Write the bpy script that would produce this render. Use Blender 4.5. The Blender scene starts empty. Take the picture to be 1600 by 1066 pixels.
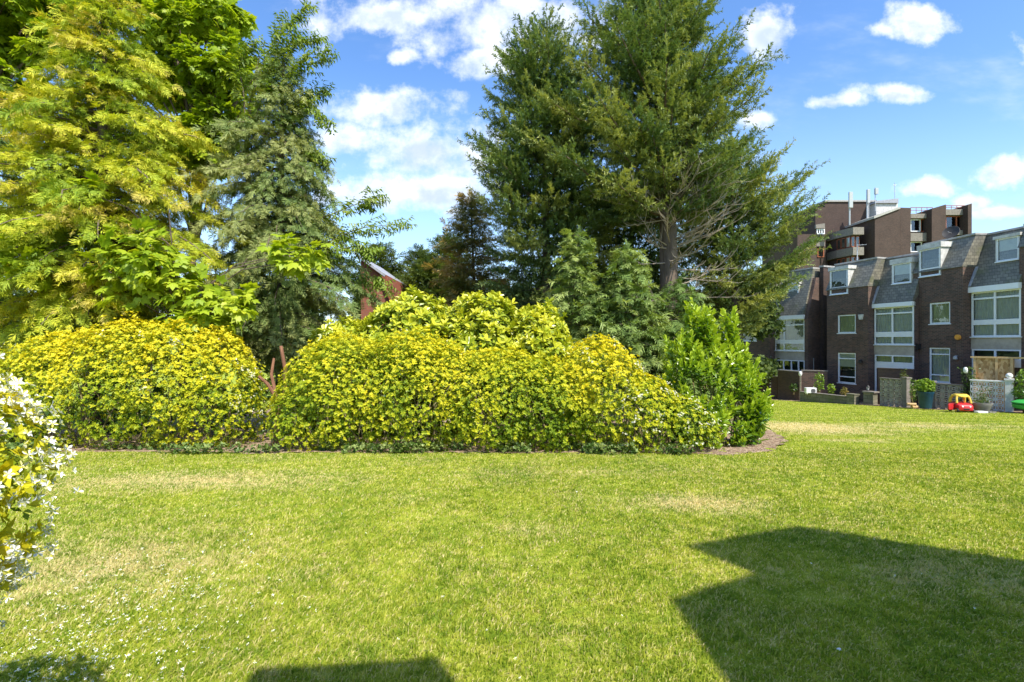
import bpy, bmesh, math, random
import numpy as np
from mathutils import Vector, Matrix

R = math.radians
random.seed(7)
rng = np.random.default_rng(11)
S = bpy.context.scene
C = S.collection

# ------------------------------------------------------------------ camera, sky, sun, exposure
CZ = 1.6                      # eye height above the lawn at the camera
F = 755.0                     # focal length in photograph pixels (1600 wide) = 17 mm
cam = bpy.data.objects.new('camera', bpy.data.cameras.new('camera'))
C.objects.link(cam)
cam.location = (0, 0, CZ)
cam.rotation_euler = (R(90), 0, 0)
cam.data.lens = 36 * F / 1600
cam.data.sensor_width = 36
cam.data.clip_start = 0.05
cam.data.clip_end = 3000
S.camera = cam

SUN_EL = R(53)
SUN_H = Vector((0.55, -0.835)).normalized()
SUN_V = Vector((SUN_H.x * math.cos(SUN_EL), SUN_H.y * math.cos(SUN_EL), math.sin(SUN_EL)))
sl = bpy.data.lights.new('sun', 'SUN')
sl.energy = 3.35
sl.angle = R(0.5)
sl.color = (1.0, 0.945, 0.85)
so = bpy.data.objects.new('sun', sl)
C.objects.link(so)
so.rotation_euler = SUN_V.to_track_quat('Z', 'Y').to_euler()

S.view_settings.view_transform = 'Standard'
S.view_settings.look = 'None'
S.view_settings.gamma = 1
S.view_settings.exposure = 1.22
try:
    S.cycles.max_bounces = 7
    S.cycles.transparent_max_bounces = 10
    S.cycles.diffuse_bounces = 4
    S.cycles.caustics_reflective = False
    S.cycles.caustics_refractive = False
except Exception:
    pass


class NT:
    """short helper for building node trees"""
    def __init__(s, tree):
        s.t = tree
        s.n = tree.nodes
        s.n.clear()

    def add(s, typ, **kw):
        nd = s.n.new(typ)
        for k, v in kw.items():
            if k.startswith('i_'):
                key = k[2:]
                key = int(key) if key.isdigit() else key
                s.put(nd.inputs[key], v)
            else:
                setattr(nd, k, v)
        return nd

    def put(s, sock, v):
        if isinstance(v, bpy.types.NodeSocket):
            s.t.links.new(v, sock)
        elif isinstance(v, bpy.types.Node):
            s.t.links.new(v.outputs[0], sock)
        else:
            if isinstance(v, (tuple, list)) and len(v) == 3 and sock.type == 'RGBA':
                v = (*v, 1)
            sock.default_value = v

    def m(s, op, a, b=None, c=None, clamp=False):
        nd = s.n.new('ShaderNodeMath')
        nd.operation = op
        nd.use_clamp = clamp
        for i, v in enumerate((a, b, c)):
            if v is not None:
                s.put(nd.inputs[i], v)
        return nd.outputs[0]

    def vm(s, op, a, b=None):
        nd = s.n.new('ShaderNodeVectorMath')
        nd.operation = op
        s.put(nd.inputs[0], a)
        if b is not None:
            s.put(nd.inputs[1], b)
        return nd.outputs['Value'] if op in ('LENGTH', 'DOT_PRODUCT', 'DISTANCE') else nd.outputs[0]

    def mix(s, f, a, b, blend='MIX'):
        nd = s.n.new('ShaderNodeMix')
        nd.data_type = 'RGBA'
        nd.blend_type = blend
        s.put(nd.inputs[0], f)
        s.put(nd.inputs[6], a)
        s.put(nd.inputs[7], b)
        return nd.outputs[2]

    def ss(s, v, lo, hi):
        nd = s.n.new('ShaderNodeMapRange')
        nd.interpolation_type = 'SMOOTHSTEP'
        s.put(nd.inputs[0], v)
        nd.inputs[1].default_value = lo
        nd.inputs[2].default_value = hi
        return nd.outputs[0]

    def noise(s, vec, scale, detail=4, rough=.55, dist=0):
        nd = s.n.new('ShaderNodeTexNoise')
        if vec is not None:
            s.put(nd.inputs['Vector'], vec)
        nd.inputs['Scale'].default_value = scale
        nd.inputs['Detail'].default_value = detail
        nd.inputs['Roughness'].default_value = rough
        nd.inputs['Distortion'].default_value = dist
        return nd.outputs[0]

    def ramp(s, f, stops):
        nd = s.n.new('ShaderNodeValToRGB')
        s.put(nd.inputs[0], f)
        e = nd.color_ramp.elements
        while len(e) < len(stops):
            e.new(0.5)
        for el, (p, c) in zip(e, stops):
            el.position = p
            el.color = (*c, 1)
        return nd.outputs[0]


world = bpy.data.worlds.new('World')
S.world = world
world.use_nodes = True
W = NT(world.node_tree)
sky = W.add('ShaderNodeTexSky', sky_type='NISHITA', sun_disc=False)
sky.sun_elevation = SUN_EL
sky.sun_rotation = math.atan2(SUN_H.x, SUN_H.y)
sky.air_density = 1.0
sky.dust_density = 0.6
sky.ozone_density = 2.2
gen = W.add('ShaderNodeTexCoord').outputs['Generated']
sep = W.add('ShaderNodeSeparateXYZ', i_0=gen)
ay = W.m('MAXIMUM', W.m('ABSOLUTE', sep.outputs[1]), 0.05)
gu = W.m('DIVIDE', sep.outputs[0], ay)
gw = W.m('DIVIDE', sep.outputs[2], ay)
guv = W.add('ShaderNodeCombineXYZ', i_0=gu, i_1=gw).outputs[0]
# cumulus: centre x, y and half sizes, in photograph pixels turned into directions of the sky
CL = [(610, 22, 150, 34), (760, 30, 160, 62), (770, 98, 85, 30), (870, 25, 90, 40), (905, 60, 60, 22),
      (600, 160, 115, 33), (545, 215, 60, 30), (665, 232, 135, 50), (735, 240, 70, 50), (650, 296, 165, 34), (720, 300, 90, 30),
      (1205, 50, 46, 46), (1425, 38, 62, 34), (1380, 50, 30, 18), (1310, 157, 55, 13), (1385, 147, 62, 14),
      (1450, 291, 40, 16), (1570, 268, 48, 24), (1515, 316, 32, 14), (1560, 333, 55, 12), (632, 84, 24, 12), (712, 332, 26, 9),
      (1180, 190, 48, 14), (500, 40, 40, 30), (1660, 150, 50, 30), (-300, 200, 300, 60), (1900, 60, 220, 60)]
warp = W.add('ShaderNodeTexNoise', i_Vector=guv, i_Scale=7.0, i_Detail=3.0)
wv = W.vm('SCALE', W.vm('SUBTRACT', warp.outputs['Color'], (0.5, 0.5, 0.5)))
wv.node.inputs['Scale'].default_value = 0.05
gq = W.vm('ADD', guv, wv)
dens = None
low = None
for (cx, cy, rx, ry) in CL:
    c = ((cx - 800) / F, (533 - cy) / F, 0)
    d = W.vm('MULTIPLY', W.vm('SUBTRACT', gq, c), (F / rx, F / ry, 0))
    v = W.m('SUBTRACT', 1.0, W.vm('LENGTH', d))
    dy = W.m('DIVIDE', W.m('SUBTRACT', c[1], gw), ry / F)      # >0 below the cloud's middle
    w = W.m('MULTIPLY', W.m('MAXIMUM', v, 0), W.m('MULTIPLY_ADD', dy, 0.5, 0.5, clamp=True))
    dens = v if dens is None else W.m('MAXIMUM', dens, v)
    low = w if low is None else W.m('MAXIMUM', low, w)
n1 = W.noise(guv, 11, 12, .62)
n2 = W.noise(W.vm('MULTIPLY', guv, (1, 1.7, 1)), 5, 6, .6)
raw = W.m('ADD', W.m('MULTIPLY', dens, .85), W.m('MULTIPLY_ADD', n1, 2.7, -1.37))
raw = W.m('ADD', raw, W.m('MULTIPLY_ADD', n2, 1.1, -0.55))
cover = W.m('POWER', W.ss(raw, -0.12, 0.85), .8)
cirr = W.m('MULTIPLY', W.ss(W.noise(W.vm('MULTIPLY', guv, (1.0, 2.6, 1)), 3.2, 5, .6), .50, .85), 0.30)
cover = W.m('MAXIMUM', cover, cirr)
cover = W.m('MULTIPLY', cover, W.ss(sep.outputs[2], 0.0, 0.1))
shade = W.m('MULTIPLY', W.ss(low, 0.08, 0.42), W.ss(W.noise(guv, 9, 6, .6), .34, .62))
ccol = W.mix(shade, (3.75, 3.9, 4.1), (2.1, 2.5, 3.1))
# sky a little deeper blue as in the photograph, pale towards the horizon
hs = W.add('ShaderNodeHueSaturation', i_Color=sky, i_Saturation=1.20, i_Value=.88, i_Hue=0.505)
pale = W.mix(W.ss(gw, 0.62, 0.05), hs.outputs[0], (2.5, 3.5, 4.5))
pale.node.inputs[0].default_value = 0
pm = W.m('MULTIPLY', W.m('SUBTRACT', 1.0, W.ss(gw, 0.0, 0.6)), 0.5)
W.put(pale.node.inputs[0], pm)
fin = W.mix(cover, pale, ccol)
bg = W.add('ShaderNodeBackground', i_Color=fin, i_Strength=0.15)
wo = W.add('ShaderNodeOutputWorld', i_Surface=bg)


# ------------------------------------------------------------------ helpers
def tag(o, label=None, cat=None, group=None, kind=None):
    if label: o['label'] = label
    if cat: o['category'] = cat
    if group: o['group'] = group
    if kind: o['kind'] = kind
    return o


def empty(name, loc=(0, 0, 0), rz=0, parent=None):
    o = bpy.data.objects.new(name, None)
    C.objects.link(o)
    o.location = loc
    o.rotation_euler = (0, 0, rz)
    o.empty_display_size = .2
    if parent: o.parent = parent
    return o


def ground_z(y):
    y = np.asarray(y, float)
    sp = lambda t, w: w * np.logaddexp(0, t / w)
    return -(0.096 * sp(y - 5, .8) - 0.023 * sp(y - 22, 1.0) - 0.073 * sp(y - 48, 3.0))


def gz(y):
    return float(ground_z(y))


def P(px, py, d):
    """world point seen at photograph pixel (px, py) at depth d"""
    return Vector(((px - 800) / F * d, d, CZ + (533 - py) / F * d))


def vnoise(p, seed=0):
    p = np.asarray(p, float)
    i = np.floor(p).astype(np.int64)
    f = p - i
    f = f * f * (3 - 2 * f)
    def h(a, b, c):
        n = (a * 73856093) ^ (b * 19349663) ^ (c * 83492791) ^ (seed * 2654435)
        n = (n ^ (n >> 13)) * 1274126177
        return ((n ^ (n >> 16)) & 0xffff) / 65535.0
    r = 0
    for dx in (0, 1):
        for dy in (0, 1):
            for dz in (0, 1):
                w = (f[..., 0] if dx else 1 - f[..., 0]) * (f[..., 1] if dy else 1 - f[..., 1]) * (f[..., 2] if dz else 1 - f[..., 2])
                r = r + w * h(i[..., 0] + dx, i[..., 1] + dy, i[..., 2] + dz)
    return r


def big_mesh(name, V, Q, mat, parent=None, tint=None, k=4, origin=None, smooth=False):
    V = np.asarray(V, np.float32)
    Q = np.asarray(Q, np.int32)
    me = bpy.data.meshes.new(name)
    if origin is not None:
        V = V - np.asarray(origin, np.float32)
    me.vertices.add(len(V))
    me.vertices.foreach_set('co', V.ravel())
    me.loops.add(Q.size)
    me.loops.foreach_set('vertex_index', Q.ravel())
    me.polygons.add(len(Q))
    me.polygons.foreach_set('loop_start', np.arange(len(Q), dtype=np.int32) * k)
    if tint is not None:
        at = me.attributes.new('tint', 'FLOAT', 'FACE')
        at.data.foreach_set('value', np.asarray(tint, np.float32))
    if smooth:
        me.polygons.foreach_set('use_smooth', np.ones(len(Q), bool))
    me.update(calc_edges=True)
    me.materials.append(mat)
    o = bpy.data.objects.new(name, me)
    C.objects.link(o)
    if parent: o.parent = parent
    elif origin is not None: o.location = origin
    return o


class MB:
    """mesh builder for hard things: boxes, prisms, tubes, in local coordinates"""
    def __init__(s):
        s.v = []
        s.f = []

    def add(s, vs, fs):
        b = len(s.v)
        s.v += [tuple(v) for v in vs]
        s.f += [tuple(i + b for i in f) for f in fs]
        return s

    def box(s, x0, x1, y0, y1, z0, z1, taper=0):
        x0, x1 = min(x0, x1), max(x0, x1); y0, y1 = min(y0, y1), max(y0, y1); z0, z1 = min(z0, z1), max(z0, z1)
        t = taper
        return s.add([(x0, y0, z0), (x1, y0, z0), (x1, y1, z0), (x0, y1, z0),
                      (x0 + t, y0 + t, z1), (x1 - t, y0 + t, z1), (x1 - t, y1 - t, z1), (x0 + t, y1 - t, z1)],
                     [(0, 3, 2, 1), (4, 5, 6, 7), (0, 1, 5, 4), (1, 2, 6, 5), (2, 3, 7, 6), (3, 0, 4, 7)])

    def prism_x(s, prof, x0, x1):
        """profile of (y, z) points, extruded along x"""
        n = len(prof)
        vs = [(x0, y, z) for y, z in prof] + [(x1, y, z) for y, z in prof]
        fs = [tuple(range(n))[::-1], tuple(range(n, 2 * n))]
        fs += [(i, (i + 1) % n, n + (i + 1) % n, n + i) for i in range(n)]
        return s.add(vs, fs)

    def prism_z(s, prof, z0, z1):
        n = len(prof)
        vs = [(x, y, z0) for x, y in prof] + [(x, y, z1) for x, y in prof]
        fs = [tuple(range(n))[::-1], tuple(range(n, 2 * n))]
        fs += [(i, (i + 1) % n, n + (i + 1) % n, n + i) for i in range(n)]
        return s.add(vs, fs)

    def prism_y(s, prof, y0, y1):
        n = len(prof)
        vs = [(x, y0, z) for x, z in prof] + [(x, y1, z) for x, z in prof]
        fs = [tuple(range(n)), tuple(range(n, 2 * n))[::-1]]
        fs += [(i, n + i, n + (i + 1) % n, (i + 1) % n) for i in range(n)]
        return s.add(vs, fs)

    def tube(s, pts, rads, n=8, cap=True):
        pts = [Vector(p) for p in pts]
        if not hasattr(rads, '__len__'): rads = [rads] * len(pts)
        vs, fs = [], []
        u = None
        for i, p in enumerate(pts):
            d = (pts[min(i + 1, len(pts) - 1)] - pts[max(i - 1, 0)])
            if d.length < 1e-9: d = Vector((0, 0, 1))
            d.normalize()
            if u is None:
                u = d.orthogonal().normalized()
            else:
                u = (u - d * u.dot(d))
                u = u.normalized() if u.length > 1e-6 else d.orthogonal().normalized()
            w = d.cross(u)
            for k in range(n):
                a = 2 * math.pi * k / n
                vs.append(p + (u * math.cos(a) + w * math.sin(a)) * rads[i])
        for i in range(len(pts) - 1):
            for k in range(n):
                fs.append((i * n + k, i * n + (k + 1) % n, (i + 1) * n + (k + 1) % n, (i + 1) * n + k))
        if cap:
            fs.append(tuple(range(n))[::-1])
            fs.append(tuple(range((len(pts) - 1) * n, len(pts) * n)))
        return s.add(vs, fs)

    def lathe(s, prof, c=(0, 0, 0), n=20):
        """profile of (r, z)"""
        vs, fs = [], []
        for r, z in prof:
            for k in range(n):
                a = 2 * math.pi * k / n
                vs.append((c[0] + r * math.cos(a), c[1] + r * math.sin(a), c[2] + z))
        for i in range(len(prof) - 1):
            for k in range(n):
                fs.append((i * n + k, i * n + (k + 1) % n, (i + 1) * n + (k + 1) % n, (i + 1) * n + k))
        fs.append(tuple(range(n))[::-1])
        fs.append(tuple(range((len(prof) - 1) * n, len(prof) * n)))
        return s.add(vs, fs)

    def build(s, name, mat, parent=None, smooth=False, loc=None, bevel=0):
        me = bpy.data.meshes.new(name)
        me.from_pydata(s.v, [], s.f)
        me.update()
        me.materials.append(mat)
        if smooth:
            me.polygons.foreach_set('use_smooth', [True] * len(me.polygons))
            me.set_sharp_from_angle(angle=R(40))
        o = bpy.data.objects.new(name, me)
        C.objects.link(o)
        if parent: o.parent = parent
        if loc is not None: o.location = loc
        if bevel:
            b = o.modifiers.new('bevel', 'BEVEL')
            b.width = bevel
            b.segments = 2
            b.limit_method = 'ANGLE'
        return o


# ------------------------------------------------------------------ materials
def new_mat(name):
    m = bpy.data.materials.new(name)
    m.use_nodes = True
    return m, NT(m.node_tree)


def out(N, sh, disp=None):
    N.add('ShaderNodeOutputMaterial', i_Surface=sh)


def bump(N, h, strength=.5, dist=.01):
    return N.add('ShaderNodeBump', i_Height=h, i_Strength=strength, i_Distance=dist).outputs[0]


def foliage_mat(name, stops, trans=.35, rough=.5, spec=.35, nscale=1.2, namp=.35, tcol=(1.25, 1.2, .45)):
    m, N = new_mat(name)
    t = N.add('ShaderNodeAttribute', attribute_name='tint').outputs['Fac']
    pos = N.add('ShaderNodeNewGeometry').outputs['Position']
    f = N.m('ADD', t, N.m('MULTIPLY_ADD', N.noise(pos, nscale, 3), namp, -namp / 2))
    col = N.ramp(f, stops)
    pb = N.add('ShaderNodeBsdfPrincipled', i_Roughness=rough)
    N.put(pb.inputs['Base Color'], col)
    pb.inputs['Specular IOR Level'].default_value = spec
    col = N.mix(N.m('MULTIPLY', N.noise(pos, 23, 2), .25), col, (.5, .45, .3), 'MULTIPLY')
    tc = N.mix(1.0, col, tcol, 'MULTIPLY')
    tr = N.add('ShaderNodeBsdfTranslucent', i_Color=tc)
    mx = N.add('ShaderNodeMixShader', i_0=trans)
    N.put(mx.inputs[1], pb.outputs[0])
    N.put(mx.inputs[2], tr.outputs[0])
    out(N, mx)
    return m


def plain(name, col, rough=.7, metal=0, var=.12, nscale=8, bmp=0, spec=.4, coat=0):
    m, N = new_mat(name)
    pos = N.add('ShaderNodeTexCoord').outputs['Object']
    nz = N.noise(pos, nscale, 5, .6)
    a = tuple(c * (1 - var) for c in col)
    b = tuple(min(1, c * (1 + var)) for c in col)
    pb = N.add('ShaderNodeBsdfPrincipled', i_Roughness=rough, i_Metallic=metal)
    N.put(pb.inputs['Base Color'], N.ramp(nz, [(.3, a), (.7, b)]))
    pb.inputs['Specular IOR Level'].default_value = spec
    if coat: pb.inputs['Coat Weight'].default_value = coat
    if bmp:
        N.put(pb.inputs['Normal'], bump(N, N.noise(pos, nscale * 4, 5, .6), bmp))
    out(N, pb)
    return m


def brick_mat(name, c1, c2, mortar, bw=.225, bh=.075, stain=.5, spec=.2, gap=.01, rough=.9, bias=0.0, bmp=.6, moss=None):
    m, N = new_mat(name)
    oc = N.add('ShaderNodeTexCoord').outputs['Object']
    sp = N.add('ShaderNodeSeparateXYZ', i_0=oc)
    v = N.add('ShaderNodeCombineXYZ', i_0=N.m('ADD', sp.outputs[0], sp.outputs[1]), i_1=sp.outputs[2]).outputs[0]
    b = N.add('ShaderNodeTexBrick', i_Vector=v, i_Color1=(*c1, 1), i_Color2=(*c2, 1), i_Mortar=(*mortar, 1), i_Scale=1.0)
    b.inputs['Mortar Size'].default_value = gap
    b.inputs['Brick Width'].default_value = bw
    b.inputs['Row Height'].default_value = bh
    b.inputs['Mortar Smooth'].default_value = .2
    b.inputs['Bias'].default_value = bias
    big = N.noise(oc, .7, 6, .65)
    fine = N.noise(oc, 9, 4, .7)
    col = N.mix(N.m('MULTIPLY', N.ss(big, .35, .75), stain), b.outputs[0], tuple(x * .45 for x in c1))
    col = N.mix(N.m('MULTIPLY', N.ss(fine, .5, .8), .45), col, tuple(min(1, x * 1.7) for x in c2))
    if moss:
        col = N.mix(N.m('MULTIPLY', N.ss(N.noise(oc, 1.6, 5, .6), .52, .72), .6), col, moss)
    pb = N.add('ShaderNodeBsdfPrincipled', i_Roughness=rough)
    pb.inputs['Specular IOR Level'].default_value = spec
    N.put(pb.inputs['Base Color'], col)
    N.put(pb.inputs['Normal'], bump(N, b.outputs[1], -bmp, .01))
    out(N, pb)
    return m


def lawn_color(N, pos, seed=0):
    sp = N.add('ShaderNodeSeparateXYZ', i_0=pos)
    flat = N.add('ShaderNodeCombineXYZ', i_0=sp.outputs[0], i_1=sp.outputs[1]).outputs[0]
    a = N.noise(flat, .9, 7, .72, .8)
    b = N.noise(flat, 7.5, 6, .72, .4)
    f = N.m('ADD', N.m('MULTIPLY_ADD', a, .95, -.225), N.m('MULTIPLY_ADD', b, 1.25, -.37))
    st = N.m('SINE', N.m('MULTIPLY', N.m('ADD', sp.outputs[1], N.m('MULTIPLY', sp.outputs[0], .10)), 4.6))
    f = N.m('ADD', f, N.m('MULTIPLY', N.m('MULTIPLY', st, N.ss(sp.outputs[1], 8.5, 15)), .085))
    # worn, straw-coloured places
    worn = None
    for (x, y, rx, ry, k) in [(8.2, 13.6, 2.9, 3.0, 1.0), (12.0, 14.0, 3.5, 2.2, .55), (-3.9, 5.9, 2.4, .9, .55), (1.9, 4.9, 1.1, .55, .6),
                              (2.8, 3.3, 1.6, .5, .4), (-3.0, 3.5, 1.6, 1.0, .55), (7.2, 10.2, 1.5, .8, .45), (1.0, 6.4, 2.0, .5, .3),
                              (0.2, 4.1, .6, .3, .35), (14.5, 11.5, 2.5, .6, .4)]:
        d = N.vm('LENGTH', N.vm('MULTIPLY', N.vm('SUBTRACT', flat, (x, y, 0)), (1 / rx, 1 / ry, 0)))
        g = N.m('MULTIPLY', N.m('SUBTRACT', 1.0, d, clamp=True), k * .85)
        worn = g if worn is None else N.m('MAXIMUM', worn, g)
    return f, N.m('ADD', worn, N.m('ADD', N.m('MULTIPLY_ADD', b, 1.1, -.50), N.m('MULTIPLY_ADD', N.noise(flat, 1.1, 4, .6), .8, -.42))), flat


def grass_mat():
    m, N = new_mat('grass_blades')
    pos = N.add('ShaderNodeNewGeometry').outputs['Position']
    f, worn, flat = lawn_color(N, pos)
    t = N.add('ShaderNodeAttribute', attribute_name='tint').outputs['Fac']
    f2 = N.m('ADD', N.m('MULTIPLY', f, .9), N.m('MULTIPLY_ADD', t, .52, -.26))
    col = N.ramp(f2, [(.2, (.18, .28, .018)), (.42, (.33, .395, .030)), (.58, (.48, .495, .055)), (.76, (.64, .60, .17))])
    strawf = N.m('MULTIPLY', N.ss(N.m('ADD', worn, N.m('MULTIPLY_ADD', t, .95, -.44)), .10, .60), .9)
    col = N.mix(strawf, col, (.70, .58, .30))
    pb = N.add('ShaderNodeBsdfPrincipled', i_Roughness=.55)
    pb.inputs['Specular IOR Level'].default_value = .3
    N.put(pb.inputs['Base Color'], col)
    tr = N.add('ShaderNodeBsdfTranslucent', i_Color=N.mix(1.0, col, (1.15, 1.2, .5), 'MULTIPLY'))
    mx = N.add('ShaderNodeMixShader', i_0=.35)
    N.put(mx.inputs[1], pb.outputs[0]); N.put(mx.inputs[2], tr.outputs[0])
    out(N, mx)
    return m


def lawn_mat():
    m, N = new_mat('lawn_turf')
    pos = N.add('ShaderNodeNewGeometry').outputs['Position']
    f, worn, flat = lawn_color(N, pos)
    fine = N.noise(flat, 38, 5, .75)
    fine2 = N.noise(flat, 9, 4, .6)
    f2 = N.m('ADD', N.m('MULTIPLY', f, .75), N.m('MULTIPLY_ADD', fine, .5, -.18))
    # mower stripes far out on the slope
    sp = N.add('ShaderNodeSeparateXYZ', i_0=flat)
    st = N.m('SINE', N.m('MULTIPLY', N.m('ADD', sp.outputs[1], N.m('MULTIPLY', sp.outputs[0], .12)), 5.2))
    far = N.ss(sp.outputs[1], 10, 17)
    f2 = N.m('ADD', f2, N.m('MULTIPLY', N.m('MULTIPLY', st, far), .05))
    col = N.ramp(f2, [(.25, (.14, .20, .014)), (.45, (.27, .33, .026)), (.62, (.39, .42, .05)), (.8, (.52, .50, .14))])
    col = N.mix(N.m('MULTIPLY', N.ss(N.m('ADD', worn, N.m('MULTIPLY_ADD', fine2, .5, -.25)), .1, .6), .85), col, (.64, .53, .27))
    pb = N.add('ShaderNodeBsdfPrincipled', i_Roughness=.9)
    pb.inputs['Specular IOR Level'].default_value = .1
    N.put(pb.inputs['Base Color'], col)
    N.put(pb.inputs['Normal'], bump(N, fine, .9, .03))
    out(N, pb)
    return m


def soil_mat():
    m, N = new_mat('soil')
    pos = N.add('ShaderNodeNewGeometry').outputs['Position']
    n = N.noise(pos, 14, 8, .75)
    v = N.add('ShaderNodeTexVoronoi', i_Vector=pos, i_Scale=26.0)
    f = N.m('ADD', N.m('MULTIPLY', n, .7), N.m('MULTIPLY', v.outputs['Color'], .35))
    col = N.ramp(f, [(.25, (.11, .07, .045)), (.5, (.29, .20, .13)), (.75, (.52, .41, .29))])
    pb = N.add('ShaderNodeBsdfPrincipled', i_Roughness=.95)
    pb.inputs['Specular IOR Level'].default_value = .1
    N.put(pb.inputs['Base Color'], col)
    N.put(pb.inputs['Normal'], bump(N, f, 1, .05))
    out(N, pb)
    return m


def bark_mat(name, a, b, scale=6):
    m, N = new_mat(name)
    oc = N.add('ShaderNodeTexCoord').outputs['Object']
    v = N.vm('MULTIPLY', oc, (1, 1, .22))
    n = N.noise(v, scale, 7, .7, .4)
    pb = N.add('ShaderNodeBsdfPrincipled', i_Roughness=.9)
    pb.inputs['Specular IOR Level'].default_value = .15
    N.put(pb.inputs['Base Color'], N.ramp(n, [(.3, a), (.7, b)]))
    N.put(pb.inputs['Normal'], bump(N, n, .9, .03))
    out(N, pb)
    return m


def glass_mat():
    m, N = new_mat('window_glass')
    gl = N.add('ShaderNodeBsdfGlossy', i_Color=(.85, .92, .95, 1), i_Roughness=.02)
    oc = N.add('ShaderNodeTexCoord').outputs['Object']
    N.put(gl.inputs['Normal'], bump(N, N.noise(oc, 1.3, 2), .12, .05))
    tr = N.add('ShaderNodeBsdfTransparent', i_Color=(.86, .92, .90, 1))
    lw = N.add('ShaderNodeFresnel', i_IOR=1.6)
    f = N.m('MULTIPLY_ADD', lw.outputs[0], .8, .06, clamp=True)
    mx = N.add('ShaderNodeMixShader', i_0=f)
    N.put(mx.inputs[1], tr.outputs[0]); N.put(mx.inputs[2], gl.outputs[0])
    out(N, mx)
    return m


def osb_mat():
    m, N = new_mat('strand_board')
    oc = N.add('ShaderNodeTexCoord').outputs['Object']
    v = N.add('ShaderNodeTexVoronoi', i_Vector=N.vm('MULTIPLY', oc, (1, 1, .5)), i_Scale=14.0)
    col = N.ramp(v.outputs['Color'], [(.1, (.30, .16, .05)), (.5, (.50, .31, .12)), (.9, (.66, .46, .22))])
    pb = N.add('ShaderNodeBsdfPrincipled', i_Roughness=.75)
    N.put(pb.inputs['Base Color'], col)
    out(N, pb)
    return m


M = {}
M['lawn'] = lawn_mat()
M['grass'] = grass_mat()
M['soil'] = soil_mat()
M['glass'] = glass_mat()
M['osb'] = osb_mat()
M['brick'] = brick_mat('brown_brick', (.070, .048, .042), (.165, .090, .066), (.17, .145, .12))
M['brick2'] = brick_mat('tower_brick', (.052, .036, .030), (.088, .055, .044), (.085, .07, .06), stain=.3)
M['redbrick'] = brick_mat('red_brick', (.22, .07, .045), (.28, .10, .06), (.2, .12, .09), stain=.2)
M['wallbrick'] = brick_mat('garden_brick', (.085, .058, .048), (.13, .08, .06), (.09, .08, .07))
M['slate'] = brick_mat('slate', (.125, .118, .092), (.23, .21, .16), (.05, .05, .04), bw=.24, bh=.17, gap=.010, stain=.45, spec=.5, rough=.6, bmp=1, moss=(.12, .13, .055))
M['stone'] = brick_mat('garden_stone', (.17, .165, .12), (.24, .22, .16), (.10, .10, .07), bw=.4, bh=.2, gap=.015, moss=(.09, .13, .04))
M['white'] = plain('white_paint', (.80, .82, .84), .45, var=.04, nscale=3)
M['dirtywhite'] = plain('weathered_white', (.52, .51, .48), .7, var=.28, nscale=4)
M['concrete'] = plain('concrete', (.42, .375, .31), .9, var=.18, nscale=3, bmp=.2)
M['conc_dark'] = plain('old_concrete', (.20, .18, .155), .9, var=.3, nscale=7, bmp=.3)
M['conc_block'] = plain('pierced_block', (.40, .375, .32), .9, var=.25, nscale=7, bmp=.2)
M['coping'] = plain('roof_coping', (.34, .33, .30), .8, var=.25, nscale=5)
M['lead'] = plain('lead', (.30, .31, .34), .6, var=.3, nscale=5)
M['curtain'] = plain('curtain', (.78, .78, .72), .9, var=.1, nscale=4)
M['curtain_y'] = plain('curtain_green', (.62, .62, .36), .9, var=.15, nscale=3)
M['unlit_room'] = plain('unlit_room_sheet', (.06, .075, .06), .9, var=.5, nscale=3)  # darkness of a room put into a flat colour
M['black'] = plain('black_plastic', (.02, .02, .022), .5)
M['teal'] = plain('teal_glaze', (.010, .05, .085), .4, var=.2)
M['greypot'] = plain('grey_pot', (.19, .18, .17), .7, var=.15)
M['whitewash'] = plain('whitewash', (.72, .73, .72), .7, var=.12, nscale=9)
M['pine'] = plain('raw_timber', (.52, .36, .17), .75, var=.15, nscale=6)
M['red'] = plain('red_plastic', (.50, .02, .025), .45, var=.15, coat=.3)
M['yellow'] = plain('yellow_plastic', (.66, .45, .06), .5, var=.15, coat=.2)
M['greenplastic'] = plain('green_plastic', (.04, .34, .06), .5, var=.06)
M['orange'] = plain('orange_alarm', (.75, .33, .05), .5)
M['brownframe'] = plain('brown_timber', (.28, .085, .035), .6, var=.2)
M['rust'] = plain('rusty_iron', (.20, .06, .03), .8, var=.4)
M['iron'] = plain('dark_iron', (.03, .028, .026), .6)
M['steel'] = plain('galvanised_steel', (.42, .43, .43), .5, .4)
M['panelgrey'] = plain('antenna_grey', (.38, .40, .41), .5)
M['bark'] = bark_mat('bark_greybrown', (.075, .055, .042), (.22, .17, .13))
M['bark_pale'] = bark_mat('dead_wood', (.22, .18, .14), (.46, .39, .31), 9)
M['bark_red'] = bark_mat('bark_red', (.13, .06, .035), (.30, .15, .09), 9)
M['stem'] = bark_mat('green_stem', (.16, .13, .06), (.30, .25, .13), 14)
M['petal'] = foliage_mat('white_petal', [(0, (.78, .78, .74)), (.86, (.90, .90, .88)), (1, (.62, .60, .10))], .25, .5, .2, 3, .12, tcol=(1, 1, 1))
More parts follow.
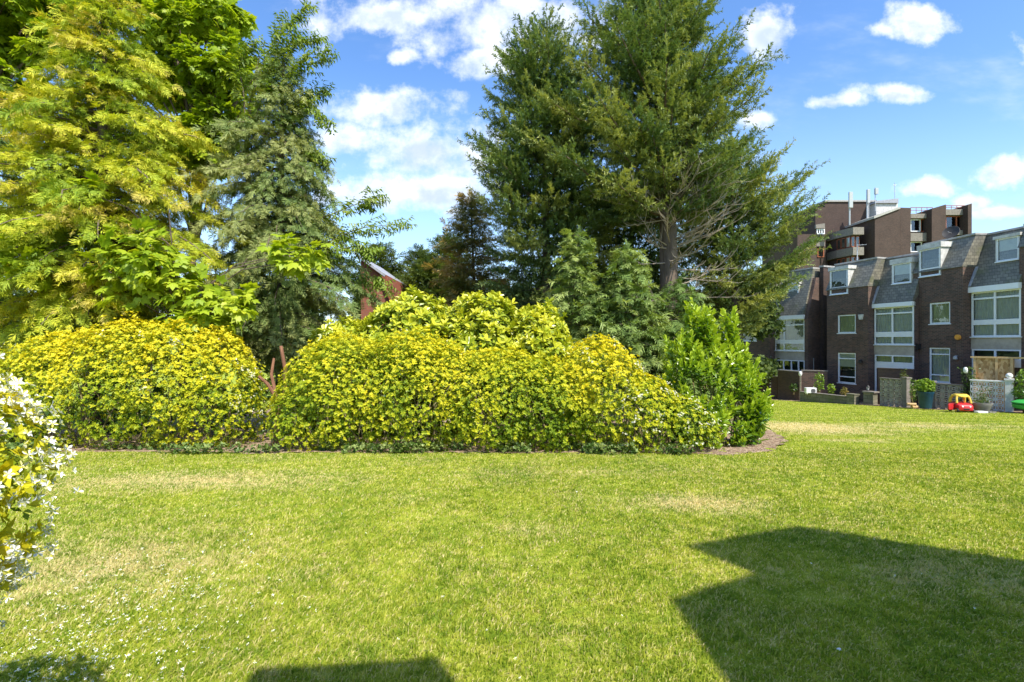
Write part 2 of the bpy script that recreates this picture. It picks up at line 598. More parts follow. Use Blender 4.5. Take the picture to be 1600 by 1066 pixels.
# leaf colours: older inner leaves greener, young tips yellow (tint runs from 0 old to 1 young)
M['choisya'] = foliage_mat('golden_shrub_leaf', [(.05, (.11, .20, .012)), (.30, (.26, .35, .018)), (.55, (.50, .52, .022)), (.9, (.76, .66, .03))], .36, .5, .22)
M['rhodo'] = foliage_mat('broad_shrub_leaf', [(0, (.11, .19, .016)), (.45, (.34, .42, .025)), (1, (.66, .64, .045))], .28, .33, .6)
M['laurel'] = foliage_mat('laurel_leaf', [(0, (.06, .15, .014)), (.5, (.22, .36, .022)), (1, (.45, .56, .04))], .28, .30, .65)
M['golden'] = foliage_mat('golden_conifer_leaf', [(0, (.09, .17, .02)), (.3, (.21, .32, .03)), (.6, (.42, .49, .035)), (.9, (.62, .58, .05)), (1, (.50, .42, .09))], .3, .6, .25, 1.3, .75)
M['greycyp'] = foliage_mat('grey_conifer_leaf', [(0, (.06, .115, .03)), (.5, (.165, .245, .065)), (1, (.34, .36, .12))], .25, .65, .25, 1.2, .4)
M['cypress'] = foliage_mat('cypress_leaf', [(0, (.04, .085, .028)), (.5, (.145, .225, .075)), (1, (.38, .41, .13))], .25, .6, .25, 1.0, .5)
M['hemlock'] = foliage_mat('soft_conifer_leaf', [(0, (.07, .14, .03)), (.5, (.21, .31, .08)), (1, (.38, .45, .14))], .3, .6, .3, 1.4, .4)
M['maple'] = foliage_mat('maple_leaf', [(0, (.11, .20, .012)), (.5, (.32, .44, .022)), (1, (.56, .60, .04))], .45, .45, .35, 1.0, .4)
M['cherry'] = foliage_mat('cherry_leaf', [(0, (.08, .16, .015)), (.5, (.19, .28, .03)), (1, (.33, .36, .06))], .38, .45, .35)
M['darktree'] = foliage_mat('far_tree_leaf', [(0, (.03, .06, .018)), (.5, (.08, .125, .03)), (1, (.17, .21, .05))], .3, .6, .25, .6, .5)
M['orangetree'] = foliage_mat('copper_conifer_leaf', [(0, (.07, .10, .03)), (.5, (.19, .22, .06)), (1, (.46, .32, .12))], .3, .6, .25, .9, .9)
M['ivy'] = foliage_mat('ivy_leaf', [(0, (.03, .07, .015)), (.5, (.10, .18, .03)), (1, (.28, .34, .10))], .25, .4, .4)


# ------------------------------------------------------------------ ground
def sheet(name, xs, ys, mat, dz=0.0, keep=None, kind='structure', lump=0):
    X, Y = np.meshgrid(xs, ys)
    Z = ground_z(Y) + dz
    if lump:
        Z = Z + lump * (vnoise(np.stack([X * 7, Y * 7, X * 0], -1), 5) - .5)
    V = np.stack([X, Y, Z], -1).reshape(-1, 3)
    ny, nx = X.shape
    i = np.arange(ny - 1)[:, None] * nx + np.arange(nx - 1)[None]
    Q = np.stack([i, i + 1, i + 1 + nx, i + nx], -1).reshape(-1, 4)
    if keep is not None:
        c = V[Q].mean(1)
        Q = Q[keep(c[:, 0], c[:, 1])]
        used, inv = np.unique(Q, return_inverse=True)
        V, Q = V[used], inv.reshape(-1, 4)
    o = big_mesh(name, V, Q, mat, smooth=True)
    tag(o, kind=kind)
    return o


xs = np.concatenate([-np.geomspace(400, 14, 18), np.linspace(-13, 32, 91), np.geomspace(33, 400, 18)])
ys = np.concatenate([[-60, -20, -8], np.linspace(-4, 40, 133), np.geomspace(41, 900, 26)])
sheet('lawn', xs, ys, M['lawn'])

BED_EDGE = [(-12, 8.35), (-5.0, 8.3), (-4.4, 8.02), (-3.4, 8.2), (2.2, 8.15), (3.3, 7.98), (4.0, 8.35), (4.7, 9.0), (5.35, 10.0), (5.6, 11.0), (5.4, 12.2), (5.2, 14)]


def in_bed(x, y):
    """planting bed: everything behind the hedge line, bounded on the right by a curve"""
    wob = .10 * (vnoise(np.stack([x * 3, y * 3, x * 0], -1), 3) - .5)
    ex = np.array([p[0] for p in BED_EDGE[:6]]); ey = np.array([p[1] for p in BED_EDGE[:6]])
    front = y > np.interp(x, ex, ey) + wob
    rx = np.interp(y, [7.98, 8.35, 9.0, 10.0, 11.0, 12.7, 14, 22], [3.7, 4.45, 5.0, 5.65, 6.1, 6.7, 6.9, 9.0])
    return front & (x < rx + wob * 2) & (y < 24)


sheet('flower_bed', np.arange(-12, 9, .06), np.arange(7.7, 24, .06), M['soil'], dz=.014, keep=in_bed, lump=.05)
far_soil = None


# ------------------------------------------------------------------ leaf templates: quads in a local frame (x along the shoot, z up)
def leaf_q(base, ang, L, Wd, droop=0., pitch=0., fold=.15, wide=.45):
    """kite leaf as one quad"""
    ca, sa = math.cos(ang), math.sin(ang)
    def tr(x, y, z):
        zz = z + x * math.tan(pitch) - droop * x * x / max(L, 1e-6)
        return (base[0] + x * ca - y * sa, base[1] + x * sa + y * ca, base[2] + zz)
    return [tr(0, 0, 0), tr(L * wide, -Wd / 2, fold * Wd), tr(L, 0, 0), tr(L * wide, Wd / 2, fold * Wd)]


def leaf6(base, ang, L, Wd, droop=0., pitch=0., fold=.25):
    """longer leaf: two quads folded on the midrib"""
    ca, sa = math.cos(ang), math.sin(ang)
    def tr(x, y, z):
        zz = z + x * math.tan(pitch) - droop * x * x / max(L, 1e-6)
        return (base[0] + x * ca - y * sa, base[1] + x * sa + y * ca, base[2] + zz)
    a, b = tr(0, 0, 0), tr(L, 0, 0)
    l1, l2 = tr(L * .28, -Wd * .42, fold * Wd), tr(L * .7, -Wd * .42, fold * Wd)
    r1, r2 = tr(L * .28, Wd * .42, fold * Wd), tr(L * .7, Wd * .42, fold * Wd)
    return [[a, l1, l2, b], [b, r2, r1, a]]


def tmpl(quads, tints):
    return np.array(quads, float).reshape(-1, 4, 3), np.array(tints, float)


rr = random.Random(3)


def frond(n=9, spread=.95, droop=.12, rag=.25, fill=1.0):
    """flat conifer spray, unit length"""
    q, t = [], []
    q.append(leaf_q((0, 0, 0), 0, 1.0, .05, droop=droop, fold=0)); t.append(-.05)
    for i in range(n):
        x = .10 + .82 * i / n
        for s in (-1, 1):
            L = (.50 * (1 - x) ** .7 + .10) * rr.uniform(1 - rag, 1 + rag) * fill
            z = -droop * x * x
            a = s * rr.uniform(.55, spread)
            q.append(leaf_q((x, 0, z), a, L, .065 + .03 * rr.random(), droop=rr.uniform(-.2, .6), pitch=rr.uniform(-.5, .5), fold=.1, wide=.5))
            t.append(.12 * rr.random() + .14 * x)
    return tmpl(q, t)


def tuft(n=15, up=.8):
    """short bushy cypress spray: twigs in all directions around a shoot"""
    q, t = [], []
    for i in range(n):
        x = .85 * i / n
        a = rr.uniform(-1.2, 1.2)
        q.append(leaf_q((x, 0, 0), a, rr.uniform(.20, .40), rr.uniform(.08, .12), droop=rr.uniform(-.3, .3), pitch=rr.uniform(-.9, .9), fold=.2, wide=.5))
        t.append(rr.uniform(-.1, .12) + .15 * x)
    q.append(leaf_q((0, 0, 0), 0, 1.05, .07, fold=.1)); t.append(.15)
    return tmpl(q, t)


def rosette(n=9, L=.5, Wd=.22, rise=(.2, 1.1), old=3):
    """whorl of choisya leaflets: axis is local x turned up; leaves spread around it"""
    q, t = [], []
    for i in range(n + old):
        az = i * 2.4 + rr.uniform(-.3, .3)
        pitch = rr.uniform(*rise) if i < n else rr.uniform(-.5, .1)
        l = L * rr.uniform(.75, 1.15)
        # leaf along direction (cos az, sin az) in the yz plane, raised to x
        d = Vector((math.sin(pitch), math.cos(pitch) * math.cos(az), math.cos(pitch) * math.sin(az)))
        side = d.cross(Vector((1, 0, 0)))
        side = side.normalized() if side.length > 1e-4 else Vector((0, 1, 0))
        nrm = side.cross(d)
        b = Vector((0.0 if i < n else -.35, 0, 0))
        w = Wd * rr.uniform(.85, 1.15)
        q.append([tuple(b), tuple(b + d * l * .55 - side * w / 2 + nrm * .02), tuple(b + d * l - nrm * l * .08), tuple(b + d * l * .55 + side * w / 2 + nrm * .02)])
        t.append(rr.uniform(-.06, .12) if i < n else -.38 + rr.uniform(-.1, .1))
    return tmpl(q, t)


def shoot(n=9, L=.75, Wd=.2, rise=(.3, 1.2), stem=.8):
    """upright shoot of long leaves (laurel, rhododendron)"""
    q, t = [], []
    for i in range(n):
        az = i * 2.4 + rr.uniform(-.3, .3)
        k = i / (n - 1)
        pitch = rise[0] + (rise[1] - rise[0]) * k + rr.uniform(-.2, .2)
        l = L * rr.uniform(.8, 1.1) * (1 - .35 * k)
        d = Vector((math.sin(pitch), math.cos(pitch) * math.cos(az), math.cos(pitch) * math.sin(az)))
        side = d.cross(Vector((1, 0, 0))).normalized()
        nrm = side.cross(d)
        b = Vector((stem * (k - 1), 0, 0))
        w = Wd * rr.uniform(.85, 1.15)
        a = b; e = b + d * l - nrm * l * .1
        m1, m2 = b + d * l * .3, b + d * l * .72
        q.append([tuple(a), tuple(m1 - side * w / 2 + nrm * w * .2), tuple(m2 - side * w / 2 + nrm * w * .15), tuple(e)])
        q.append([tuple(e), tuple(m2 + side * w / 2 + nrm * w * .15), tuple(m1 + side * w / 2 + nrm * w * .2), tuple(a)])
        tt = -.38 + .62 * k + rr.uniform(-.06, .06)
        t += [tt, tt]
    return tmpl(q, t)


def maple_leaf():
    """five lobes, stalk at the origin, unit size"""
    q, t = [], []
    for a, l in ((0, 1.0), (.85, .82), (-.85, .82), (1.75, .5), (-1.75, .5)):
        q.append(leaf_q((.05, 0, 0), a, l * .62 + .3 * l, .42 * l + .1, droop=.28, fold=-.12, wide=.48)); t.append(rr.uniform(-.03, .03))
    return tmpl(q, t)


def maple_sprig(n=5):
    q, t = [], []
    for i in range(n):
        a = rr.uniform(-1.6, 1.6); x = rr.uniform(0, .6)
        vq, vt = maple_leaf()
        s = rr.uniform(.45, .7)
        ca, sa = math.cos(a), math.sin(a)
        tilt = rr.uniform(-.5, .2)
        v = vq * s
        xx = v[..., 0] * ca - v[..., 1] * sa + x + .25 * ca
        yy = v[..., 0] * sa + v[..., 1] * ca + .25 * sa
        zz = v[..., 2] + tilt * (v[..., 0]) + rr.uniform(-.12, .12)
        q.append(np.stack([xx, yy, zz], -1)); t += list(vt + rr.uniform(-.15, .15))
    return np.concatenate(q), np.array(t)


def hang_twig(n=7):
    """cherry twig: pointed leaves hanging either side"""
    q, t = [], []
    for i in range(n):
        x = i / n
        s = 1 if i % 2 else -1
        q.append(leaf_q((x, 0, 0), s * rr.uniform(.5, 1.1), rr.uniform(.26, .36), .16, droop=rr.uniform(.5, 1.6), pitch=rr.uniform(-.5, .1), fold=.3, wide=.42)); t.append(rr.uniform(-.15, .15))
    return tmpl(q, t)


def flower():
    q, t = [], []
    for i in range(5):
        a = i * 1.2566 + rr.uniform(-.1, .1)
        pitch = rr.uniform(.05, .6)
        d = Vector((math.sin(pitch), math.cos(pitch) * math.cos(a), math.cos(pitch) * math.sin(a)))
        side = d.cross(Vector((1, 0, 0))).normalized()
        nrm = side.cross(d)
        w = rr.uniform(.24, .32); c = rr.uniform(-.05, .22)
        m, e = d * .62, d * rr.uniform(.9, 1.05) - nrm * c
        q.append([(0, 0, 0), tuple(m - side * w + nrm * .1), tuple(e - side * w * .35), tuple(e)]); t.append(rr.uniform(0, .7))
        q.append([(0, 0, 0), tuple(e), tuple(e + side * w * .35), tuple(m + side * w + nrm * .1)]); t.append(rr.uniform(0, .7))
    q.append([(.12, -.1, 0), (.12, 0, -.1), (.12, .1, 0), (.12, 0, .1)]); t.append(1.2)
    return tmpl(q, t)


T = {
    'frond': [frond() for _ in range(5)],
    'lace': [frond(9, 1.05, .3, .4, .95) for _ in range(6)],
    'tuft': [tuft() for _ in range(5)],
    'rosette': [rosette() for _ in range(6)],
    'rosette_small': [rosette(7, .5, .24, (.1, 1.0), 2) for _ in range(6)],
    'rhodo': [shoot(8, .85, .26, (-.1, .9), .3) for _ in range(5)],
    'laurel': [shoot(11, .62, .19, (.25, 1.3), 1.0) for _ in range(6)],
    'maple': [maple_sprig(5) for _ in range(6)],
    'twig': [hang_twig() for _ in range(5)],
    'flower': [flower() for _ in range(5)],
}


def unit(v):
    return v / np.maximum(np.linalg.norm(v, axis=-1, keepdims=True), 1e-9)


def instances(tname, pos, dirs, ups, scale, tint):
    """big quad soup of template copies"""
    pos = np.asarray(pos, float); n = len(pos)
    if n == 0: return np.zeros((0, 3)), np.zeros((0, 4), int), np.zeros(0)
    X = unit(np.asarray(dirs, float) + 1e-6)
    U = np.asarray(ups, float) + rng.normal(0, .02, (n, 3))
    Z = unit(U - X * (U * X).sum(-1, keepdims=True))
    Y = np.cross(Z, X)
    scale = np.broadcast_to(scale, (n,)); tint = np.broadcast_to(tint, (n,))
    which = rng.integers(0, len(T[tname]), n)
    Vs, Ts = [], []
    for k, (q, tt) in enumerate(T[tname]):
        s = which == k
        if not s.any(): continue
        v = q.reshape(-1, 3)
        w = (v[None, :, 0:1] * X[s][:, None] + v[None, :, 1:2] * Y[s][:, None] + v[None, :, 2:3] * Z[s][:, None]) * scale[s][:, None, None] + pos[s][:, None]
        Vs.append(w.reshape(-1, 3))
        Ts.append((tint[s][:, None] + tt[None]).ravel())
    V = np.concatenate(Vs); t = np.concatenate(Ts)
    return V, np.arange(len(V)).reshape(-1, 4), t


def join(parts):
    Vs, Qs, Ts, b = [], [], [], 0
    for V, Q, t in parts:
        Vs.append(V); Qs.append(Q + b); Ts.append(t); b += len(V)
    return np.concatenate(Vs), np.concatenate(Qs), np.concatenate(Ts)


def fol(name, parts, mat, parent):
    V, Q, t = join(parts)
    return big_mesh(name, V - np.array(parent.location), Q, mat, parent, tint=t)


# ------------------------------------------------------------------ shrubs: leaf shells over lumpy mounds
def mound_points(blobs, per_m2, inner=.5, amp=.12, freq=2.2, seed=0):
    """blobs: (cx, cy, cz, rx, ry, rz). Points and outward normals on and a little inside the joint surface"""
    PP, NN, DD = [], [], []
    for i, (cx, cy, cz, rx, ry, rz) in enumerate(blobs):
        area = 4 * math.pi * ((rx * ry) ** 1.6 / 3 + (rx * rz) ** 1.6 / 3 + (ry * rz) ** 1.6 / 3) ** (1 / 1.6)
        n = int(area * per_m2)
        d = unit(rng.normal(0, 1, (n, 3)))
        depth = np.where(rng.random(n) < inner, rng.uniform(.72, .97, n), 1.0) + rng.normal(0, .015, n)
        surf = np.array([rx, ry, rz]) * d
        lump = 1 + amp * 2 * (vnoise((surf + [cx, cy, cz]) * freq, seed) - .5) + amp * (vnoise((surf + [cx, cy, cz]) * freq * 2.7, seed + 1) - .5)
        p = surf * (depth * lump)[:, None] + [cx, cy, cz]
        nr = unit(d / np.array([rx, ry, rz]))
        ok = np.ones(n, bool)
        for j, b in enumerate(blobs):
            if j == i: continue
            q = (p - np.array(b[:3])) / np.array(b[3:])
            ok &= (q ** 2).sum(-1) > .80
        ok &= p[:, 2] > ground_z(p[:, 1]) + .02
        hgt = p[:, 2] - ground_z(p[:, 1])
        ok &= (rng.random(n) < .12 + .95 * np.clip(hgt / .8, 0, 1) + .5 * (vnoise(p * 2.6, seed + 7) > .55)) & (vnoise(p * 3.0, seed + 9) > .26 - .2 * np.clip(hgt - 1.2, 0, 1))
        ok &= ~((nr[:, 1] > .55) & (nr[:, 2] < .35) & (rng.random(n) < .6))     # thin out the hidden back
        PP.append(p[ok]); NN.append(nr[ok]); DD.append(depth[ok])
    return np.concatenate(PP), np.concatenate(NN), np.concatenate(DD)


def stems(blobs, n, rad=.012, seed=1, spread=.9):
    mb = MB(); r = random.Random(seed)
    for i in range(n):
        cx, cy, cz, rx, ry, rz = r.choice(blobs)
        x0 = cx + rx * r.uniform(-.45, .45); y0 = cy + ry * r.uniform(-.6, .1)
        a = r.uniform(0, 6.28)
        x1 = cx + rx * spread * math.cos(a) * r.uniform(.4, .95); y1 = cy + ry * spread * math.sin(a) * r.uniform(.4, .95)
        z1 = cz + rz * r.uniform(-.1, .75)
        g = gz(y0) - .03
        pts = [Vector((x0 + (x1 - x0) * t + r.uniform(-.05, .05), y0 + (y1 - y0) * t ** 1.3, g + (z1 - g) * t ** .8 + r.uniform(-.03, .03))) for t in (0, .25, .5, .75, 1)]
        rr_ = rad * r.uniform(.7, 1.5)
        mb.tube(pts, [rr_ * (1 - .7 * k / 4) for k in range(5)], 5)
    return mb


def blob_from_px(x0, x1, ytop, d, ry, ybase=None):
    """ellipsoid whose silhouette at depth d spans photo x0..x1 and reaches up to ytop; stands on the ground"""
    cx = ((x0 + x1) / 2 - 800) / F * d
    rx = (x1 - x0) / 2 / F * d
    zt = CZ + (533 - ytop) / F * d
    zb = gz(d) - .25 if ybase is None else CZ + (533 - ybase) / F * d
    return (cx, d, (zt + zb) / 2, rx, ry, (zt - zb) / 2)


def shrub(name, label, cat, blobs, per_m2, tname, mat, size, young=lambda p, n: .5, seed=0, amp=.12, freq=2.2, inner=.5, nstems=30,
          up=.5, flowers=None, group=None, stemmat='stem', stemrad=.012, part='foliage', fsize=.018, stray_p=.05):
    base = (float(np.mean([b[0] for b in blobs])), float(np.mean([b[1] for b in blobs])), 0)
    base = (base[0], base[1], gz(base[1]))
    root = tag(empty(name, base), label, cat, group)
    p, n, dep = mound_points(blobs, per_m2, inner, amp, freq, seed)
    stray = (dep > .97) & (rng.random(len(p)) < stray_p)
    p = p + n * (stray * rng.uniform(.03, .13, len(p)))[:, None] + np.array([0, 0, 1]) * (stray * rng.uniform(0, .06, len(p)))[:, None]
    d = unit(n + np.array([0, 0, up]) + rng.normal(0, .33, n.shape))
    ups = unit(rng.normal(0, 1, n.shape))
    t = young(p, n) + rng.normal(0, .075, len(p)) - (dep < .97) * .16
    s = size * rng.uniform(.6, 1.3, len(p))
    fol(part, [instances(tname, p, d, ups, s, t)], M[mat], root)
    if nstems:
        mb = stems(blobs, nstems, stemrad, seed)
        mb.v = [tuple(Vector(v) - root.location) for v in mb.v]
        mb.build('stems', M[stemmat], root)
    if flowers:
        k = flowers(p, n)
        idx = np.where((rng.random(len(p)) < k) & (dep > .96))[0]
        fp, fd = [], []
        for i in idx:
            for _ in range(rng.integers(3, 8)):
                fp.append(p[i] + n[i] * size * .35 + rng.normal(0, size * .30, 3)); fd.append(n[i] + rng.normal(0, .5, 3) + [0, -.2, .2])
        if fp:
            fp = np.array(fp); fd = np.array(fd)
            fol('blossom', [instances('flower', fp, fd, rng.normal(0, 1, fp.shape), fsize * rng.uniform(.8, 1.3, len(fp)), .5)], M['petal'], root)
    return root


# ------------------------------------------------------------------ conifers: trunk, limbs, branchlets, sprays
def conifer(name, label, axis_px, d, prof, mat, nl=90, spray='frond', size=.30, rise=(.35, -.1), curve=.25, seed=0, trunk=None, trunk_r=.16,
            depth_scale=.8, step=.20, group=None, barkm='bark', cat='tree', trunk_path=None, sub=.45, per=.13, droop=0., tint0=.35, dead=None,
            gap=0., back=True, az_skip=None, limb_r=.03, tilt=.35, ragged=.3, zfoot=None, upr=.4):
    """prof: (photo y, left px, right px) extents of the crown from its axis. rise: limb slope at top and bottom.
    The crown is built round in depth, limbs leave the trunk in every direction."""
    r = random.Random(seed); g = np.random.default_rng(seed + 100)
    base = Vector(((axis_px - 800) / F * d, d, gz(d) if zfoot is None else zfoot))
    root = tag(empty(name, base), label, cat, group)
    zs = np.array([CZ + (533 - y) / F * d for y, _, _ in prof])[::-1]
    Ls = np.array([l / F * d for _, l, _ in prof])[::-1]
    Rs = np.array([q / F * d for _, _, q in prof])[::-1]
    ztop, zlow = zs[-1], zs[0]
    if trunk_path is None:
        trunk_path = [(axis_px, None)]
    # trunk
    tb = MB()
    H = ztop - base.z
    def trunk_at(z):
        t = (z - base.z) / H
        return Vector((base.x + .12 * math.sin(3 * t + seed), base.y + .1 * math.sin(2.2 * t + seed * 2), z))
    pts = [trunk_at(base.z - .1 + (H + .1) * k / 14) for k in range(15)]
    tb.tube(pts, [trunk_r * (1 - .93 * (k / 14)) ** .8 for k in range(15)], 10)
    pos, dirs, ups, sc, ti = [], [], [], [], []
    for i in range(nl):
        f = (i + r.random()) / nl
        f = f ** .85
        z = zlow + (ztop - zlow) * f
        az = i * 2.39996 + r.uniform(-.5, .5)
        if az_skip and az_skip(az % 6.2832, z): continue
        ca, sa = math.cos(az), math.sin(az)
        hw = np.interp(z, zs, Rs if ca > 0 else Ls)
        oth = (np.interp(z, zs, Rs) + np.interp(z, zs, Ls)) / 2 * depth_scale
        L = math.sqrt((hw * ca) ** 2 + (oth * sa) ** 2) * r.uniform(1 - ragged, 1.06)
        if not back and sa > .5: continue
        if L < .12: L = .12
        sl = rise[0] * f + rise[1] * (1 - f) + r.uniform(-.12, .12)
        # start lower/higher so that the limb's tip ends at height z
        rise_total = L * sl
        z0 = z - rise_total
        z0 = max(z0, base.z + .3)
        p0 = trunk_at(z0)
        nseg = max(4, int(L / .28))
        prev = p0
        limb = [p0]
        for k in range(1, nseg + 1):
            t = k / nseg
            p = p0 + Vector((ca * L * t, sa * L * t, L * (sl * t + curve * (t * t - t) + droop * -(t ** 2.4)) + (rise_total * 0)))
            p += Vector((r.uniform(-.03, .03), r.uniform(-.03, .03), r.uniform(-.03, .03))) * min(1, L)
            limb.append(p)
        rad = limb_r * (L / 2 + .25)
        tb.tube(limb, [max(.005, rad * (1 - .85 * k / nseg)) for k in range(nseg + 1)], 5, cap=False)
        # branchlets
        lt = tint0 + g.normal(0, .16)
        total = L
        m = max(2, int(L / step))
        for k in range(m + 1):
            t = .22 + .78 * k / m if L > .8 else .05 + .95 * k / m
            if r.random() < gap: continue
            q = t * nseg; a = int(min(q, nseg - 1)); fr = q - a
            p = limb[a].lerp(limb[a + 1], fr)
            dd = (limb[a + 1] - limb[a]).normalized()
            side = Vector((-dd.y, dd.x, 0)).normalized()
            bl = sub * (1.05 - .55 * t) * (L / (L + .5)) * r.uniform(.6, 1.25) + .12
            for s in ((-1, 1) if k < m else (0,)):
                bd = (dd * r.uniform(.5, 1.0) + side * s * r.uniform(.7, 1.1) + Vector((0, 0, r.uniform(-.35, tilt)))).normalized()
                ns = max(1, int(bl / per))
                for j in range(ns + 1):
                    u = j / max(1, ns)
                    c = p + bd * bl * u + Vector((0, 0, -droop * .6 * bl * u * u))
                    pos.append(c + Vector((g.normal(0, .03), g.normal(0, .03), g.normal(0, .03))))
                    e = (bd + side * s * g.normal(.1, .45) + dd * g.uniform(0, .6) + Vector((0, 0, g.normal(-droop * .8, .28)))).normalized()
                    dirs.append(e)
                    ups.append(Vector((g.normal(0, upr), g.normal(0, upr), 1)))
                    sc.append(size * g.uniform(.7, 1.25) * (.75 + .25 * min(1, L)))
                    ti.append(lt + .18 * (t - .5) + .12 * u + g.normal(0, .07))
    # leader
    for k in range(10):
        c = trunk_at(ztop - .1 * k)
        pos.append(c); a = g.uniform(0, 6.28)
        dirs.append(Vector((math.cos(a) * .5, math.sin(a) * .5, 1))); ups.append(Vector((math.cos(a), math.sin(a), .2))); sc.append(size * .8); ti.append(tint0 + .1)
    tb.v = [tuple(Vector(v) - base) for v in tb.v]
    tb.build('trunk', M[barkm], root, smooth=True)
    pos = np.array(pos); keep = pos[:, 2] > ground_z(pos[:, 1]) + .05
    arr = lambda a: np.array([tuple(x) for x in a])[keep]
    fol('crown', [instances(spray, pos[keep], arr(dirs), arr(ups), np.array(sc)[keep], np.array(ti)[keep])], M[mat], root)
    return root, trunk_at


def clump_tree(name, label, axis_px, d, clumps, mat, tname, size, per_m2=26, cat='tree', trunk_r=.14, group=None, seed=0, branches=True, top_py=None,
               hang=0., tint0=.45, barkm='bark', zfoot=None, tx=0):
    """broadleaf tree: clumps = list of (photo x, photo y, radius in photo px, depth offset m)"""
    r = random.Random(seed); g = np.random.default_rng(seed + 50)
    base = Vector(((axis_px - 800) / F * d, d, gz(d) if zfoot is None else zfoot))
    root = tag(empty(name, base), label, cat, group)
    zmax = max(CZ + (533 - c[1]) / F * d for c in clumps)
    tb = MB()
    H = zmax - base.z
    tp = lambda t: base + Vector((tx * t + .15 * math.sin(2.5 * t + seed), .12 * math.sin(3 * t), H * t))
    tb.tube([tp(k / 10) for k in range(11)], [trunk_r * (1 - .9 * k / 10) for k in range(11)], 9)
    parts = []
    for (px, py, rp, do) in clumps:
        c = P(px, py, d + do); rad = rp / F * d
        # limb to the clump
        if branches:
            t0 = min(.9, max(.15, (c.z - base.z) / H - .22))
            a = tp(t0)
            mid = a.lerp(c, .5) + Vector((0, 0, .12 * (c - a).length))
            tb.tube([a, mid, c], [trunk_r * .35, trunk_r * .22, .012], 5, cap=False)
        n = int(4 * math.pi * rad * rad * per_m2)
        dv = unit(g.normal(0, 1, (n, 3)))
        rd = rad * g.uniform(.45, 1.0, n) ** .6 * (1 + .5 * (vnoise((dv * rad + np.array(c)) * 1.9, seed) - .5))
        p = np.array(c) + dv * rd[:, None] * np.array([1, .9, .75])
        e = unit(dv * np.array([1, 1, .3]) + g.normal(0, .45, (n, 3)) + np.array([0, 0, -hang]))
        u = unit(g.normal(0, .38, (n, 3)) + np.array([0, -.1, 1]))
        parts.append(instances(tname, p, e, u, size * g.uniform(.75, 1.2, n), tint0 + g.normal(0, .08) + g.normal(0, .09, n)))
    tb.v = [tuple(Vector(v) - base) for v in tb.v]
    tb.build('trunk', M[barkm], root, smooth=True)
    fol('crown', parts, M[mat], root)
    return root


# ------------------------------------------------------------------ hedge line
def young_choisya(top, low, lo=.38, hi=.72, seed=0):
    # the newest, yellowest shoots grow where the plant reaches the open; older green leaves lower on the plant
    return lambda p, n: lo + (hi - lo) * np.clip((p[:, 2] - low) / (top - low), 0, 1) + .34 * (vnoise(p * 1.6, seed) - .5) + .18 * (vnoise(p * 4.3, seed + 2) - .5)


HG = 'golden shrubs along the back of the lawn'
bl = [blob_from_px(-140, 60, 560, 9.2, 1.0), blob_from_px(10, 210, 522, 9.3, 1.15), blob_from_px(100, 330, 501, 9.4, 1.2),
      blob_from_px(210, 378, 503, 9.4, 1.15), blob_from_px(262, 396, 514, 9.4, 1.0), blob_from_px(290, 404, 548, 9.3, .9)]
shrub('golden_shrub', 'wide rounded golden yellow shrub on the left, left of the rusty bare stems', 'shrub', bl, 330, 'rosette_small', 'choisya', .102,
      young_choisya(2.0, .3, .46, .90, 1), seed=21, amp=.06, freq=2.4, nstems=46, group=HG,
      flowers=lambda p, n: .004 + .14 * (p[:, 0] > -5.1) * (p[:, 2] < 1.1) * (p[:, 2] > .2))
bl = [blob_from_px(432, 530, 586, 9.0, .85), blob_from_px(446, 640, 526, 9.2, 1.15), blob_from_px(540, 760, 520, 9.3, 1.2),
      blob_from_px(660, 880, 545, 9.2, 1.2), blob_from_px(780, 930, 560, 9.1, 1.1)]
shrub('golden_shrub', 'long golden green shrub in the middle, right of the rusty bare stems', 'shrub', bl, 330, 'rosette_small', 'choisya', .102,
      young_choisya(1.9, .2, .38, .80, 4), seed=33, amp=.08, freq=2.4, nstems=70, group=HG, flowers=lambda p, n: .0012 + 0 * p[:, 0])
bl = [blob_from_px(855, 1010, 530, 9.2, 1.1), blob_from_px(930, 1060, 580, 9.0, 1.05), blob_from_px(990, 1112, 618, 8.9, .95)]
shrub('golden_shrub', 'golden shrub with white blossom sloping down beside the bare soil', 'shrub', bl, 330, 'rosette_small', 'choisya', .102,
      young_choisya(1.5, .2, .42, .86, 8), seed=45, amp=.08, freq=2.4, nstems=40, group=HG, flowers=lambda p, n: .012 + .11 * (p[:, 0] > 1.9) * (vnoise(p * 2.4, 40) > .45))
# dark undergrowth in the gaps behind the golden shrubs
for (x0, x1, yt, dd, lab) in ((370, 480, 590, 11.2, 'dark leafy undergrowth behind the rusty bare stems'), (150, 330, 560, 11.6, 'dark undergrowth behind the left golden shrub'),
                              (470, 640, 560, 11.8, 'dark undergrowth under the grey cypress')):
    shrub('undergrowth_shrub', lab, 'shrub', [blob_from_px(x0, x1, yt, dd, .6), blob_from_px(x0 - 30, x0 + 60, yt + 25, dd - .2, .5), blob_from_px(x1 - 60, x1 + 25, yt + 15, dd, .5)],
          95, 'rosette_small', 'ivy', .17, lambda p, n: .30 + .3 * (vnoise(p * 2, 9) - .5), seed=int(x0), amp=.2, nstems=8, group='dark undergrowth behind the shrubs')
# broad-leaved shrub behind the middle
bl = [blob_from_px(475, 600, 500, 11.2, 1.0), blob_from_px(545, 730, 462, 11.3, 1.2), blob_from_px(680, 830, 466, 11.2, 1.2), blob_from_px(780, 900, 480, 11.0, 1.1)]
shrub('broadleaf_shrub', 'tall shrub with long leathery leaves rising behind the golden shrubs', 'shrub', bl, 85, 'rhodo', 'rhodo', .23,
      lambda p, n: .62 + .3 * (vnoise(p * 1.8, 9) - .5) + .1 * n[:, 2], seed=51, amp=.14, nstems=30, stemrad=.02)
